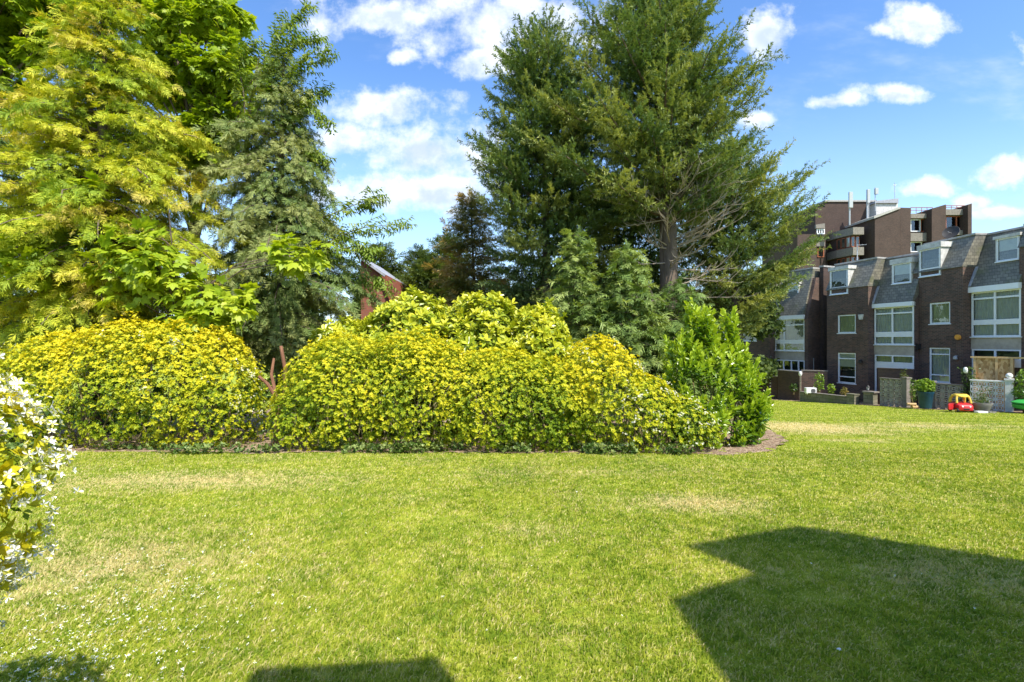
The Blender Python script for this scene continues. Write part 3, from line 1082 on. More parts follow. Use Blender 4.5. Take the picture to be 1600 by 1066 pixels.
# laurel at the right end
bl = [blob_from_px(1062, 1128, 478, 9.7, .5), blob_from_px(1038, 1110, 515, 9.6, .6), blob_from_px(1112, 1166, 500, 9.7, .45), blob_from_px(1070, 1168, 530, 9.6, .7),
      blob_from_px(1130, 1184, 556, 9.6, .5, 680), blob_from_px(1040, 1130, 590, 9.4, .75), blob_from_px(1110, 1198, 600, 9.6, .6, 688)]
shrub('laurel_bush', 'upright bright green laurel bush at the right end of the planting', 'shrub', bl, 60, 'laurel', 'laurel', .29,
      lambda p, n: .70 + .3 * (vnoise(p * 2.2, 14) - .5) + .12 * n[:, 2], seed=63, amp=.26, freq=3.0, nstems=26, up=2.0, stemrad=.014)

# flowering shrub close to the camera on the left
bl = [(-1.79, 1.18, .62, .33, .33, .62), (-1.71, 1.24, 1.19, .37, .37, .37)]
shrub('blossoming_shrub', 'white blossom shrub with yellow leaves close by at the left edge', 'shrub', bl, 620, 'rosette', 'choisya', .085,
      lambda p, n: .78 + .25 * (vnoise(p * 5, 17) - .5), seed=71, amp=.12, freq=3.2, nstems=30, flowers=lambda p, n: .62 + .38 * (vnoise(p * 7, 3) > .45), fsize=.0145, stray_p=0)

# bare rusty stems between the two golden shrubs
def bare_stems():
    b = P(425, 700, 9.6); b.z = gz(9.6)
    root = tag(empty('pruned_tree', b), 'cut back tree with rusty red bare stems between the golden shrubs', 'tree')
    mb = MB()
    L = lambda *pp: [P(x, y, d) - b for x, y, d in pp]
    mb.tube(L((428, 712, 9.6), (434, 660, 9.6), (432, 622, 9.55), (418, 600, 9.5), (404, 588, 9.45)), [.055, .048, .04, .035, .03], 8)
    mb.tube(L((434, 660, 9.6), (445, 620, 9.7), (446, 580, 9.75), (439, 541, 9.8)), [.045, .04, .036, .034], 8)
    mb.tube(L((432, 622, 9.55), (424, 585, 9.7), (428, 560, 9.8)), [.04, .03, .025], 7)
    mb.build('trunk', M['bark_red'], root, smooth=True)
bare_stems()

# ivy and low weeds under the shrubs
n = 3300
x = rng.uniform(-9.5, 3.2, n); y = 7.86 + .35 * vnoise(np.stack([x * 1.3, x * 0, x * 0], -1), 2) + np.abs(rng.normal(0, .40, n))
k = vnoise(np.stack([x * 2.2, y * 1.5, x * 0], -1), 12) + .15 * (x < -3) > .52
x, y = x[k], y[k]; n = len(x)
p = np.stack([x, y, ground_z(y) + rng.uniform(.02, .16, n)], -1)
V, Q, t = instances('rosette_small', p, unit(rng.normal(0, .6, (n, 3)) + [0, -.2, 1]), rng.normal(0, 1, (n, 3)), .10 * rng.uniform(.4, 1.6, n), .6 + rng.normal(0, .28, n))
tag(big_mesh('ground_cover', V, Q, M['ivy'], tint=t), 'ivy and weeds creeping under the golden shrubs', 'ground cover', kind='stuff')

# ------------------------------------------------------------------ trees on the right
RG = 'tall cypresses behind the shrubs'
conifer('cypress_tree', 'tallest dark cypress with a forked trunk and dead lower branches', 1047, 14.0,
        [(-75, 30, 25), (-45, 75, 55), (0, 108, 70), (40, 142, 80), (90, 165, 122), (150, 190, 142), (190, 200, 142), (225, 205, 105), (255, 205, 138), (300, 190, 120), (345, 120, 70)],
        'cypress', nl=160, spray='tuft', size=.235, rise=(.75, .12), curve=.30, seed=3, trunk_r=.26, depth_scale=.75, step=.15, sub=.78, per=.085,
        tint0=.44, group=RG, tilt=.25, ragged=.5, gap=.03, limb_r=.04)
conifer('cypress_tree', 'dark cypress leaning out on the left of the forked one, edge against the clouds', 858, 15.6,
        [(30, 8, 12), (60, 45, 40), (110, 88, 75), (180, 102, 90), (260, 104, 95), (340, 100, 100), (430, 90, 100), (500, 70, 90)],
        'cypress', nl=165, spray='tuft', size=.27, rise=(.8, .0), curve=.28, seed=9, trunk_r=.2, depth_scale=.8, step=.16, sub=.80, per=.095,
        tint0=.40, group=RG, tilt=.25, ragged=.42)
conifer('cypress_tree', 'dark cypress with upswept limbs reaching over the brick houses', 1150, 15.2,
        [(215, 12, 12), (240, 40, 70), (280, 60, 118), (330, 80, 128), (380, 88, 112), (430, 84, 100), (480, 70, 50), (520, 50, 20)],
        'cypress', nl=125, spray='tuft', size=.235, rise=(.75, .15), curve=.35, seed=15, trunk_r=.15, depth_scale=.8, step=.15, sub=.62, per=.09,
        tint0=.48, group=RG, tilt=.35, ragged=.45)

conifer('cypress_tree', 'dark cypress filling the space behind the forked trunk', 985, 17.5,
        [(260, 10, 10), (300, 70, 70), (360, 110, 110), (430, 130, 125), (500, 135, 130), (580, 130, 130)],
        'cypress', nl=120, spray='tuft', size=.38, rise=(.5, .1), curve=.2, seed=19, trunk_r=.14, depth_scale=.6, step=.24, sub=.65, per=.16,
        tint0=.30, group=RG, tilt=.4)


def dead_branches():
    """bare twiggy branches and the second leader of the forked cypress, children of that tree"""
    root = [o for o in C.objects if o.name.startswith('cypress_tree') and 'forked' in o.get('label', '')][0]
    b = root.location
    r = random.Random(4)
    tr = MB()
    L = lambda *pp: [P(x, y, d) - b for x, y, d in pp]
    tr.tube(L((1047, 345, 13.9), (1030, 318, 13.8), (1018, 280, 13.8), (1013, 200, 13.9), (1010, 110, 14.0)), [.17, .14, .12, .09, .05], 9)
    tr.tube(L((1050, 335, 13.85), (1070, 300, 13.7), (1078, 250, 13.6), (1074, 160, 13.7), (1078, 70, 13.9)), [.15, .13, .11, .09, .04], 9)
    tr.tube(L((1045, 520, 13.9), (1047, 400, 13.88), (1046, 340, 13.86)), [.24, .21, .18], 10)
    tr.build('leader', M['bark'], root, smooth=True)
    mb = MB()
    for i in range(44):
        y0 = r.uniform(300, 480)
        a = r.uniform(-math.pi, 0) * .95 - .05
        ln = r.uniform(.8, 2.3)
        s = P(1047, y0, 13.85)
        pts = [s]
        d = Vector((math.cos(a), math.sin(a), r.uniform(-.25, .15)))
        up = r.uniform(-.02, .12)
        for k in range(6):
            d = (d + Vector((r.uniform(-.15, .15), r.uniform(-.15, .1), up))).normalized()
            pts.append(pts[-1] + d * ln / 6)
        mb.tube([p - b for p in pts], [.022 * (1 - .14 * k) for k in range(7)], 5)
        for k in range(2, 7):
            for _ in range(2):
                e = (d + Vector((r.uniform(-.8, .8), r.uniform(-.6, .6), r.uniform(-.2, .7)))).normalized()
                q = pts[k] + e * r.uniform(.15, .4); q2 = q + (e + Vector((0, 0, .5))).normalized() * .14
                mb.tube([pts[k] - b, q - b, q2 - b], [.008, .005, .003], 4, cap=False)
    mb.build('dead_branches', M['bark_pale'], root)
dead_branches()

YG = 'young soft green conifers in front of the cypresses'
conifer('young_conifer', 'young feathery green conifer with a thin pointed top right of the tall leathery shrub', 897, 12.2,
        [(366, 2, 2), (400, 14, 16), (440, 32, 30), (490, 52, 50), (540, 64, 62), (590, 70, 78)], 'hemlock', nl=60, spray='lace', size=.32, rise=(.25, -.15),
        curve=.1, seed=23, trunk_r=.05, depth_scale=.9, step=.17, sub=.45, per=.14, droop=.15, tint0=.46, group=YG)
conifer('young_conifer', 'young feathery green conifer left of the laurel bush', 987, 12.0,
        [(388, 2, 2), (425, 20, 18), (460, 42, 34), (500, 62, 52), (545, 80, 66), (600, 90, 80), (650, 90, 80)], 'hemlock', nl=80, spray='lace', size=.32, rise=(.2, -.15),
        curve=.1, seed=27, trunk_r=.05, depth_scale=.9, step=.17, sub=.5, per=.14, droop=.15, tint0=.40, group=YG)
conifer('young_conifer', 'low dark feathery conifer tucked against the laurel bush', 1060, 12.2,
        [(440, 3, 3), (480, 40, 40), (530, 62, 70), (590, 70, 80), (650, 70, 80)], 'hemlock', nl=60, spray='lace', size=.30, rise=(.2, -.15),
        curve=.1, seed=29, trunk_r=.05, depth_scale=.9, step=.18, sub=.5, per=.14, droop=.12, tint0=.22, group=YG)

# ------------------------------------------------------------------ trees on the left
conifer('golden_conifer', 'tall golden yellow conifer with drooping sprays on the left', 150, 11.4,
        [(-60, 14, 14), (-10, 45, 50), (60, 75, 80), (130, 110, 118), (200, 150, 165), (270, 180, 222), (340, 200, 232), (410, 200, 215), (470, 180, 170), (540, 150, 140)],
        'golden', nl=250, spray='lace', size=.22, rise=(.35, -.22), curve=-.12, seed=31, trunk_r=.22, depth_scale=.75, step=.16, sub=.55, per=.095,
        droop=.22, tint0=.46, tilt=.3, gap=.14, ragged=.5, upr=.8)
conifer('green_conifer', 'darker green conifer partly out of view behind the golden one', -60, 12.8,
        [(40, 20, 20), (110, 90, 110), (200, 150, 180), (300, 190, 210), (400, 200, 220), (500, 190, 220), (560, 150, 180)],
        'hemlock', nl=120, spray='frond', size=.27, rise=(.3, -.2), curve=-.1, seed=37, trunk_r=.2, depth_scale=.7, step=.2, sub=.62, per=.12,
        droop=.2, tint0=.30, gap=.12)
conifer('grey_cypress', 'grey green cypress with hanging sprays right of the golden conifer', 442, 12.6,
        [(80, 8, 10), (110, 40, 30), (150, 62, 62), (175, 98, 44), (205, 80, 80), (235, 110, 66), (265, 125, 108), (295, 105, 84), (325, 140, 118), (345, 120, 100), (370, 135, 140), (420, 135, 168), (470, 130, 165), (520, 115, 120), (570, 90, 60)],
        'greycyp', nl=200, spray='lace', size=.21, rise=(.35, -.1), curve=-.05, seed=41, trunk_r=.17, depth_scale=.85, step=.16, sub=.5, per=.095,
        droop=.40, tint0=.50, tilt=.25, ragged=.55, upr=1.0)
cl = []
r_ = random.Random(5)
for (cx, cy, R0) in [(250, 20, 62), (330, 40, 55), (290, 110, 65), (340, 130, 50), (360, 70, 38), (345, 190, 45), (280, 200, 60), (220, 100, 60), (330, 245, 40), (360, 20, 36), (300, -40, 60), (210, -20, 60), (400, 120, 14), (385, 175, 24)]:
    for _ in range(4):
        cl.append((cx + r_.uniform(-.5, .5) * R0, cy + r_.uniform(-.5, .5) * R0, R0 * r_.uniform(.38, .58), r_.uniform(-1.0, 1.0)))
clump_tree('maple_tree', 'bright green maple standing between the golden conifer and the grey cypress', 300, 14.5, cl, 'maple', 'maple', .30, per_m2=30, seed=5, tint0=.50, hang=.25)
cl = []
for (cx, cy, R0) in [(20, 20, 60), (80, 30, 45), (60, 80, 40), (0, 90, 50), (-60, 60, 80), (110, 0, 40), (-40, -20, 70), (30, 130, 36)]:
    for _ in range(3):
        cl.append((cx + r_.uniform(-.5, .5) * R0, cy + r_.uniform(-.5, .5) * R0, R0 * r_.uniform(.4, .6), r_.uniform(-.8, .8)))
clump_tree('maple_tree', 'bright green maple in the top left corner of the garden', -60, 13.2, cl, 'maple', 'maple', .36, per_m2=20, seed=6, tint0=.52, hang=.25)
# young sycamore whose leaves show in front of the conifers
cl = [(215, 385, 38, -.4), (185, 420, 30, -.3), (250, 415, 36, -.5), (215, 450, 34, -.2), (290, 450, 34, -.3), (340, 480, 36, -.5), (310, 500, 32, -.3), (365, 465, 26, -.2),
      (30, 400, 30, -.2), (55, 420, 22, -.3), (465, 395, 30, 0), (480, 405, 18, -.1), (445, 400, 16, 0), (130, 300, 24, 0)]
clump_tree('young_sycamore', 'young sycamore with large pale green leaves growing through the golden conifer', 270, 10.2, cl, 'maple', 'maple', .30, per_m2=17, seed=8, tint0=.62, trunk_r=.05, hang=.35)


def cherry():
    b = P(400, 600, 13.3); b.z = gz(13.3)
    root = tag(empty('cherry_tree', b), 'slender tree whose arching leafy branches reach out against the sky', 'tree')
    g = np.random.default_rng(77)
    tb = MB(); pos, dr, up, sc = [], [], [], []
    tb.tube([P(400, 640, 13.3) - b, P(392, 400, 13.3) - b, P(385, 200, 13.2) - b, P(405, 90, 13.1) - b], [.11, .09, .06, .02], 8)
    br = [[(385, 200), (405, 110), (430, 60), (478, 12)], [(390, 180), (420, 120), (450, 66), (494, 60)], [(388, 210), (430, 150), (465, 98), (508, 84)],
          [(392, 220), (440, 190), (470, 150), (505, 142)], [(395, 240), (440, 190), (480, 160), (508, 190)], [(385, 205), (380, 140), (372, 100), (395, 70)],
          [(400, 380), (480, 350), (560, 318), (586, 308)], [(400, 420), (500, 385), (560, 356), (626, 350)], [(400, 430), (490, 400), (550, 385), (578, 392)],
          [(400, 440), (500, 430), (560, 432), (604, 446)], [(395, 300), (440, 262), (480, 240), (500, 245)], [(390, 250), (400, 180), (425, 110), (440, 40)]]
    for i, pl in enumerate(br):
        dd = 13.0 - .25 * (i % 3)
        pts = []
        ctrl = [P(x, y, dd) for x, y in pl]
        for a, c in zip(ctrl[:-1], ctrl[1:]):
            for k in range(6): pts.append(a.lerp(c, k / 6))
        pts.append(ctrl[-1])
        # smooth
        for _ in range(3):
            pts = [pts[0]] + [(pts[j - 1] + pts[j] * 2 + pts[j + 1]) / 4 for j in range(1, len(pts) - 1)] + [pts[-1]]
        tb.tube([p - b for p in pts], [.022 * (1 - .8 * j / len(pts)) for j in range(len(pts))], 5, cap=False)
        for j in range(5, len(pts)):
            d = (pts[min(j + 1, len(pts) - 1)] - pts[j - 1]).normalized()
            for _ in range(6):
                pos.append(tuple(pts[j] + Vector(g.normal(0, .08, 3))))
                dr.append(tuple(d + Vector(g.normal(0, .5, 3)) + Vector((0, 0, -.25)))); up.append((g.normal(0, .4), g.normal(0, .4), 1)); sc.append(g.uniform(.24, .38))
    tb.build('trunk', M['bark'], root, smooth=True)
    n = len(pos)
    fol('crown', [instances('twig', np.array(pos), np.array(dr), np.array(up), np.array(sc), .55 + g.normal(0, .12, n))], M['cherry'], root)
cherry()

# ------------------------------------------------------------------ background trees
BG = 'trees far behind the garden'
conifer('copper_conifer', 'small conifer with copper orange tips at the edge of the dark cypresses', 738, 19.0,
        [(308, 4, 4), (340, 24, 26), (380, 38, 40), (420, 48, 50), (470, 55, 60), (560, 60, 60)], 'orangetree', nl=120, spray='frond', size=.46, rise=(.3, 0), seed=51,
        trunk_r=.12, step=.3, sub=.6, per=.2, tint0=.55, droop=.1)
for (px, d, top, wd, lab, sd) in [(592, 27, 387, 34, 'small dark spiky conifer beside the red brick gable', 61), (655, 30, 392, 36, 'dark conifer in the middle distance, left of the copper conifer', 62),
                                  (700, 26, 372, 38, 'dense green conifer just left of the copper conifer', 63), (618, 29, 425, 34, 'low dark conifer behind the tall leathery shrub', 64),
                                  (675, 24, 412, 42, 'low wide green conifer under the copper conifer', 65)]:
    conifer('distant_conifer', lab, px, d, [(top, 3, 3), (top + 18, wd * .45, wd * .45), (top + 45, wd * .8, wd * .8), (top + 90, wd, wd), (560, wd, wd)],
            'darktree', nl=120, spray='frond', size=.62, rise=(.35, 0), seed=sd, trunk_r=.12, step=.45, sub=.9, per=.34, tint0=.40, group=BG)


def bare_twigs():
    b = P(612, 560, 30); b.z = gz(30)
    root = tag(empty('bare_tree', b), 'leafless twiggy tree top behind the small dark conifer', 'tree')
    r = random.Random(9); mb = MB()
    def grow(p, d, L, rad, lv):
        pts = [p]
        for k in range(4):
            d = (d + Vector((r.uniform(-.25, .25), r.uniform(-.25, .25), r.uniform(-.12, .1)))).normalized()
            pts.append(pts[-1] + d * L / 4)
        mb.tube([q - b for q in pts], [rad * (1 - .15 * k) for k in range(5)], 5 if lv < 2 else 3, cap=False)
        if lv < 4:
            for k in (2, 3, 4):
                for _ in range(2 if lv < 3 else 1):
                    e = (d + Vector((r.uniform(-1, 1), r.uniform(-.8, .8), r.uniform(-.3, .6)))).normalized()
                    grow(pts[k], e, L * .62, rad * .55, lv + 1)
    grow(b + Vector((.3, 0, 0)), Vector((.1, 0, 1)), 4.2, .14, 0)
    mb.build('trunk', M['bark'], root)
bare_twigs()

# broad mass of far trees closing the view under the crowns
TG = 'broadleaf trees closing the view behind the garden'
labs = ['far broadleaf tree behind the golden conifer', 'far broadleaf tree left of the grey cypress trunk', 'far broadleaf tree behind the grey cypress',
        'far broadleaf tree behind the red brick gable', 'far broadleaf tree behind the bare twigs', 'far broadleaf tree behind the copper conifer',
        'far broadleaf tree behind the left dark cypress', 'far broadleaf tree behind the forked cypress', 'far broadleaf tree behind the upswept cypress']
for i, (px, top) in enumerate([(60, 400), (230, 380), (400, 400), (520, 440), (640, 445), (760, 420), (880, 400), (1000, 400), (1115, 420)]):
    r2 = random.Random(100 + i)
    cl = [(px + r2.uniform(-75, 75), top + 35 + r2.uniform(0, 130), r2.uniform(26, 42), r2.uniform(-2, 2)) for _ in range(14)]
    clump_tree('distant_tree', labs[i], px, 34, cl, 'darktree', 'rosette_small', .62, per_m2=4.6, seed=100 + i, tint0=.4, group=TG, trunk_r=.2)


# ------------------------------------------------------------------ terraced houses
class Frame:
    """upright plane frame of one house: local x runs along the front towards the camera, local y goes into the house"""
    def __init__(s, px, d, k):
        n = math.hypot(k, 1)
        s.a, s.b = -k / n, -1 / n                      # local x direction in the world
        s.o = Vector(((px - 800) / F * d, d))
        s.rz = math.atan2(s.b, s.a)

    def _loc(s, wx, wy):
        return (wx * s.a + wy * s.b, -wx * s.b + wy * s.a)

    def lam(s, px, t):
        p = (px - 800) / F
        cx, cy = s._loc(-s.o.x, -s.o.y)
        dx, dy = s._loc(p, 1)
        return (-t - cy) / dy, cx, dx

    def u(s, px, t=0):
        l, cx, dx = s.lam(px, t)
        return cx + l * dx

    def z(s, px, py, t=0):
        l, _, _ = s.lam(px, t)
        return CZ + (533 - py) / F * l


def wall_front(mb, x0, x1, y, z0, z1, holes, depth=.16):
    """upright wall sheet at y with rectangular holes and reveals going inwards"""
    xs = sorted({x0, x1, *[h[0] for h in holes], *[h[1] for h in holes]})
    zs = sorted({z0, z1, *[h[2] for h in holes], *[h[3] for h in holes]})
    for i in range(len(xs) - 1):
        for j in range(len(zs) - 1):
            cx, cz = (xs[i] + xs[i + 1]) / 2, (zs[j] + zs[j + 1]) / 2
            if any(h[0] < cx < h[1] and h[2] < cz < h[3] for h in holes): continue
            mb.add([(xs[i], y, zs[j]), (xs[i + 1], y, zs[j]), (xs[i + 1], y, zs[j + 1]), (xs[i], y, zs[j + 1])], [(0, 1, 2, 3)])
    for (a, b, c, d) in holes:
        e = y + depth
        mb.add([(a, y, c), (b, y, c), (b, y, d), (a, y, d), (a, e, c), (b, e, c), (b, e, d), (a, e, d)],
               [(0, 4, 5, 1), (1, 5, 6, 2), (2, 6, 7, 3), (3, 7, 4, 0)])


def pleats(x0, x1, y, z0, z1, n=None):
    """curtain sheet with folds"""
    n = n or max(6, int((x1 - x0) / .03))
    mb = MB(); vs = []; fs = []
    r = random.Random(int(x0 * 100))
    ph = 0
    for i in range(n + 1):
        ph += r.uniform(.7, 1.6)
        yy = y + .022 * math.sin(ph)
        x = x0 + (x1 - x0) * i / n
        vs += [(x, yy, z0), (x, yy, z1)]
    for i in range(n):
        fs.append((2 * i, 2 * i + 2, 2 * i + 3, 2 * i + 1))
    return mb.add(vs, fs)


def window(parent, x0, x1, z0, z1, y, mull=(), trans=(), fw=.06, curtain='curtain', sill=True, panel=None, name='window', mat='white', blind=0):
    """white framed window: frame > pane sill. y is the outer face of the frame; trans = (z, half height)"""
    fr = MB()
    d = .07
    fr.box(x0, x0 + fw, y, y + d, z0, z1).box(x1 - fw, x1, y, y + d, z0, z1)
    fr.box(x0 + fw, x1 - fw, y, y + d, z0, z0 + fw).box(x0 + fw, x1 - fw, y, y + d, z1 - fw, z1)
    for m in mull:
        fr.box(m - fw * .6, m + fw * .6, y + .003, y + d - .003, z0 + fw, z1 - fw)
    for tz, th in trans:
        xs_ = [x0 + fw] + [v for m in mull for v in (m - fw * .6, m + fw * .6)] + [x1 - fw]
        for a, b in zip(xs_[::2], xs_[1::2]):
            fr.box(a, b, y + .006, y + d - .006, tz - th, tz + th)
    o = fr.build(name, M[mat], parent)
    MB().add([(x0 + fw * .6, y + .05, z0 + fw * .6), (x1 - fw * .6, y + .05, z0 + fw * .6), (x1 - fw * .6, y + .05, z1 - fw * .6), (x0 + fw * .6, y + .05, z1 - fw * .6)], [(0, 1, 2, 3)]).build('pane', M['glass'], o)
    if curtain == 'unlit_room':
        MB().add([(x0, y + .30, z0), (x1, y + .30, z0), (x1, y + .30, z1), (x0, y + .30, z1)], [(0, 1, 2, 3)]).build('unlit_room_sheet', M[curtain], o)  # flat dark sheet painted as the unlit room behind the glass
    else:
        pleats(x0 + .01, x1 - .01, y + .14, z0 + .01, z1 - .01).build('curtain', M[curtain], o)
    if blind:
        MB().box(x0 + fw, x1 - fw, y + .085, y + .095, z1 - fw - (z1 - z0) * blind, z1 - fw).build('blind', M['curtain'], o)
    if sill:
        MB().box(x0 - .05, x1 + .05, y - .06, y + .04, z0 - .05, z0 - .002).build('sill', M[mat], o)
    return o


def dormer(parent, x0, x1, z0, z1, y, yb, rz1, ov=.07, mull=(), trans=(), curtain='unlit_room', blind=.0, roofmat='dirtywhite', zb=None):
    """box dormer: window in front, white cheeks running back to the slate, flat roof"""
    D = MB()
    D.box(x0 - .05, x0 - .003, y, yb, z0, z1)
    D.box(x1 + .003, x1 + .05, y, yb, z0, z1)
    D.box(x0 - .003, x1 + .003, y + .5, yb, z0, z1)
    o = D.build('dormer', M['dirtywhite'], parent)
    MB().box(x0 - .05 - ov, x1 + .05 + ov, y - ov, yb + .3, z1 + .002, rz1).build('dormer_roof', M[roofmat], o)
    window(o, x0, x1, z0, z1, y + .001, mull, trans, .055, curtain, True, blind=blind)
    return o


def house(label, fr, p):
    base = Vector((fr.o.x, fr.o.y, 0))
    root = tag(empty('terraced_house', base, fr.rz), label, 'house', 'brick terraced houses with slate mansards')
    U, Z = fr.u, fr.z
    T_ = p.get('t', .45)
    x0, x1 = U(p['blk'][0]), U(p['blk'][1])
    if 'xl' in p: x0 = p['xl']
    x2 = U(p['bay'], -T_) if 'bay' in p else None
    g = gz(fr.o.y) - .6
    z1 = Z(*p['btop']); z2 = Z(*p['rtop'], -.75)
    # holes of the block front
    holes = []
    for key in ('small', 'tall'):
        if key in p:
            a, b, c, d = p[key]
            h = (U(a), U(b), Z((a + b) / 2, d), Z((a + b) / 2, c)); holes.append(h)
    w = MB()
    wall_front(w, x0, x1, 0, g, z1, holes)
    w.add([(x1, 0, g), (x1, T_ + .3, g), (x1, T_ + .3, z1), (x1, 0, z1)], [(0, 1, 2, 3)])
    w.add([(x0, 0, g), (x0, 7, g), (x0, 7, z1), (x0, 0, z1)], [(3, 2, 1, 0)])
    w.add([(x0, 7, g), ((x2 or x1), 7, g), ((x2 or x1), 7, z1), (x0, 7, z1)], [(3, 2, 1, 0)])
    if x2:
        w.add([(x2, T_ + .01, g), (x2, 7, g), (x2, 7, z1), (x2, T_ + 1.0, z1), (x2, T_ + .01, Z(p['blk'][1], p['fascia'][0], -T_))], [(0, 1, 2, 3, 4)])
    w.build('wall', M['brick'], root)
    for i, h in enumerate(holes):
        if i == 0:
            window(root, *h, .03, fw=.075, curtain=p.get('small_c', 'curtain_y'))
        else:
            H = h[3] - h[2]
            window(root, *h, .03, fw=.075, curtain=p.get('tall_c', 'curtain'), trans=((h[2] + .81 * H, .035), (h[2] + .21 * H, .035)), blind=p.get('tall_blind', 0))
    # mansard over the block
    s = .75 / (z2 - z1)
    r1 = MB()
    r1.prism_x([(-.07, z1 + .002), (-.07, z1 + .03), (.75, z2), (6.9, z2), (6.9, z1 + .002)], x0 - .02, x1 + .02)
    ro = r1.build('mansard_roof', M['slate'], root)
    MB().box(x0 - .04, x1 + .05, .68, 6.95, z2 + .002, z2 + .10).build('roof_edge', M['coping'], ro)
    # bay
    if x2:
        t = -T_
        pf = p['fascia']; xe = p['blk'][1] + 8
        zf1, zf0 = Z(xe, pf[0], t), Z(xe, pf[1], t)
        yb = T_
        f = MB().box(x1 + .003, x2, yb - .16, yb + .1, zf0, zf1)
        f.build('fascia', M['white'], root)
        yl = yb - .14 + .0
        r2 = MB()
        y_top = yl + (z2 - zf1) * s * .9
        r2.prism_x([(yl, zf1 + .002), (y_top, z2 - .03), (6.9, z2 - .03), (6.9, zf1 + .002)], x1 + .024, x2 - .002)
        r2o = r2.build('bay_roof', M['slate'], root)
        MB().box(x1 + .055, x2, y_top - .06, 6.95, z2 - .028, z2 + .07).build('roof_edge', M['coping'], r2o)
        # lead flashing up the side of the block
        fl = MB()
        fl.prism_x([(yl - .04, zf1 + .01), (yl - .04, zf1 + .08), (yl - .05 + (z1 - zf1) * s * .9, z1), (yl + .03 + (z1 - zf1) * s * .9, z1 - .02)], x1 + .026, x1 + .15)
        fl.build('flashing', M['lead'], root)
        zz = [Z(xe, q, t) for q in p['bayz']]          # window top, transom, rail, panel bottom, sill, ground window top, ground window bottom, board bottom
        wt, tr, rail, pb, si, gt, gb, bb = zz
        mu = U(p['mull'], t)
        xr = x2 - .03
        window(root, x1 + .04, xr, si, wt - .002, yb, (mu,), ((tr, .045), ((rail + pb) / 2, (rail - pb) / 2)), .07, p.get('bay_c', 'curtain'), True, name='bay_window')
        MB().box(x1 + .003, x2 - .02, yb + .02, yb + .25, gt, si - .06).build('concrete_band', M['concrete'], root)
        if 'lights' in p:
            ms = [U(q, t) for q in p['lights']]
            window(root, x1 + .05, xr, gb, gt - .003, yb + .01, ms, (), .07, p.get('ground_c', 'unlit_room'), False, name='kitchen_window')
        else:
            window(root, x1 + .05, xr, gb, gt - .003, yb + .01, (mu,), (), .07, p.get('ground_c', 'curtain_y'), False, name='kitchen_window')
        MB().box(x1 + .05, xr, yb + .012, yb + .2, bb, gb - .003).build('board', M['white'], root)
        lw = MB()
        lw.box(x1 + .003, x2 - .001, yb + .06, yb + .4, g, bb - .002)
        lw.build('lower_wall', M['wallbrick'], root)
        MB().box(x1 + .06, x1 + .14, yb, yb + .058, g + .3, bb - .003).build('door_post', M['white'], root)
    # dormers
    if 'dorm' in p:
        a, b, c, d, rt = p['dorm']
        xa, xb = U(a, .03), U(b, .03)
        m = (a + b) / 2
        za, zb = Z(m, d, .03), Z(m, c, .03)
        dormer(root, xa, xb, za, zb, -.03, 1.2, Z(m, rt, .1), trans=((za + (zb - za) * .27, .035),), blind=p.get('dblind', 0), curtain=p.get('dorm_c', 'unlit_room'))
    if 'bdorm' in p:
        a, b, c, d, rt = p['bdorm']
        t = -p.get('bdt', .75)
        xa, xb = U(a, t), U(b, t)
        m = (a + b) / 2
        dormer(root, xa, xb, Z(m, d, t), Z(m, c, t), -t, 2.0, Z(m, rt, t + .1), blind=.5, curtain='unlit_room')
    return root, x0, x1, x2, g, z1, z2


fM = Frame(1323, 31.4, -.27)
fR = Frame(1468.4, 26.7, -.10)
fL = Frame(1200, 37.0, -.38)

hm = house('middle brick terraced house, right of the brick gable, white alarm box on the wall', fM, dict(
    blk=(1292, 1356.5), bay=1428.5, btop=(1354, 447.5), rtop=(1354, 407), small=(1309, 1337, 492, 520.6), tall=(1309, 1337, 551.5, 599),
    fascia=(475.7, 481.8), bayz=(481.8, 491.3, 519.0, 527, 538.5, 554.2, 566.5, 575), mull=1394,
    dorm=(1297.5, 1324, 422, 459.5, 416.5), bdorm=(1394.5, 1423, 412, 442.5, 403.5), tall_c='unlit_room', tall_blind=.42, bay_c='curtain', dorm_c='unlit_room'))
hr = house('nearer brick terraced house with an orange alarm box and a satellite dish on its roof', fR, dict(
    blk=(1427, 1504.5), bay=1596, btop=(1500, 417.5), rtop=(1505, 371), small=(1452.3, 1484.6, 472.8, 506), tall=(1451.8, 1484.5, 543.5, 597.5),
    fascia=(450, 458.3), bayz=(458.3, 468.5, 500.8, 508.5, 526.5, 545.3, 561, 571), mull=1554,
    dorm=(1437, 1468.5, 389, 431, 380.5), bdorm=(1557, 1591.5, 371.5, 407, 366), small_c='curtain_y', ground_c='unlit_room'))
hl = house('farthest brick terraced house, partly behind the laurel bush, low dark garden wall in front', fL, dict(
    blk=(1150, 1203.5), bay=1257.5, btop=(1200, 472), rtop=(1200, 428), small=(1161, 1182, 509, 533), tall=(1160, 1182, 560, 600),
    fascia=(494.5, 500.5), bayz=(500.5, 508.8, 531, 537, 547.8, 561.7, 578, 582), mull=1225,
    dorm=(1170, 1190, 452, 480, 446), bdorm=(1224.5, 1247, 445, 467.5, 440.5), bdt=.8, lights=(1214, 1224, 1236, 1247), ground_c='unlit_room'))
# the next house of the row, its far edge just inside the frame
fQ = Frame(1596, 23.2, -.06)
hq = house('nearest brick terraced house, only a strip showing at the right edge', fQ, dict(
    blk=(1592.6, 1680), bay=1800, btop=(1600, 386), rtop=(1600, 338), small=(1612, 1652, 440, 480), tall=(1612, 1652, 535, 598),
    fascia=(418, 428), bayz=(428, 442, 482, 492, 515, 540, 560, 572), mull=1740, dorm=(1605, 1640, 352, 402, 345)))

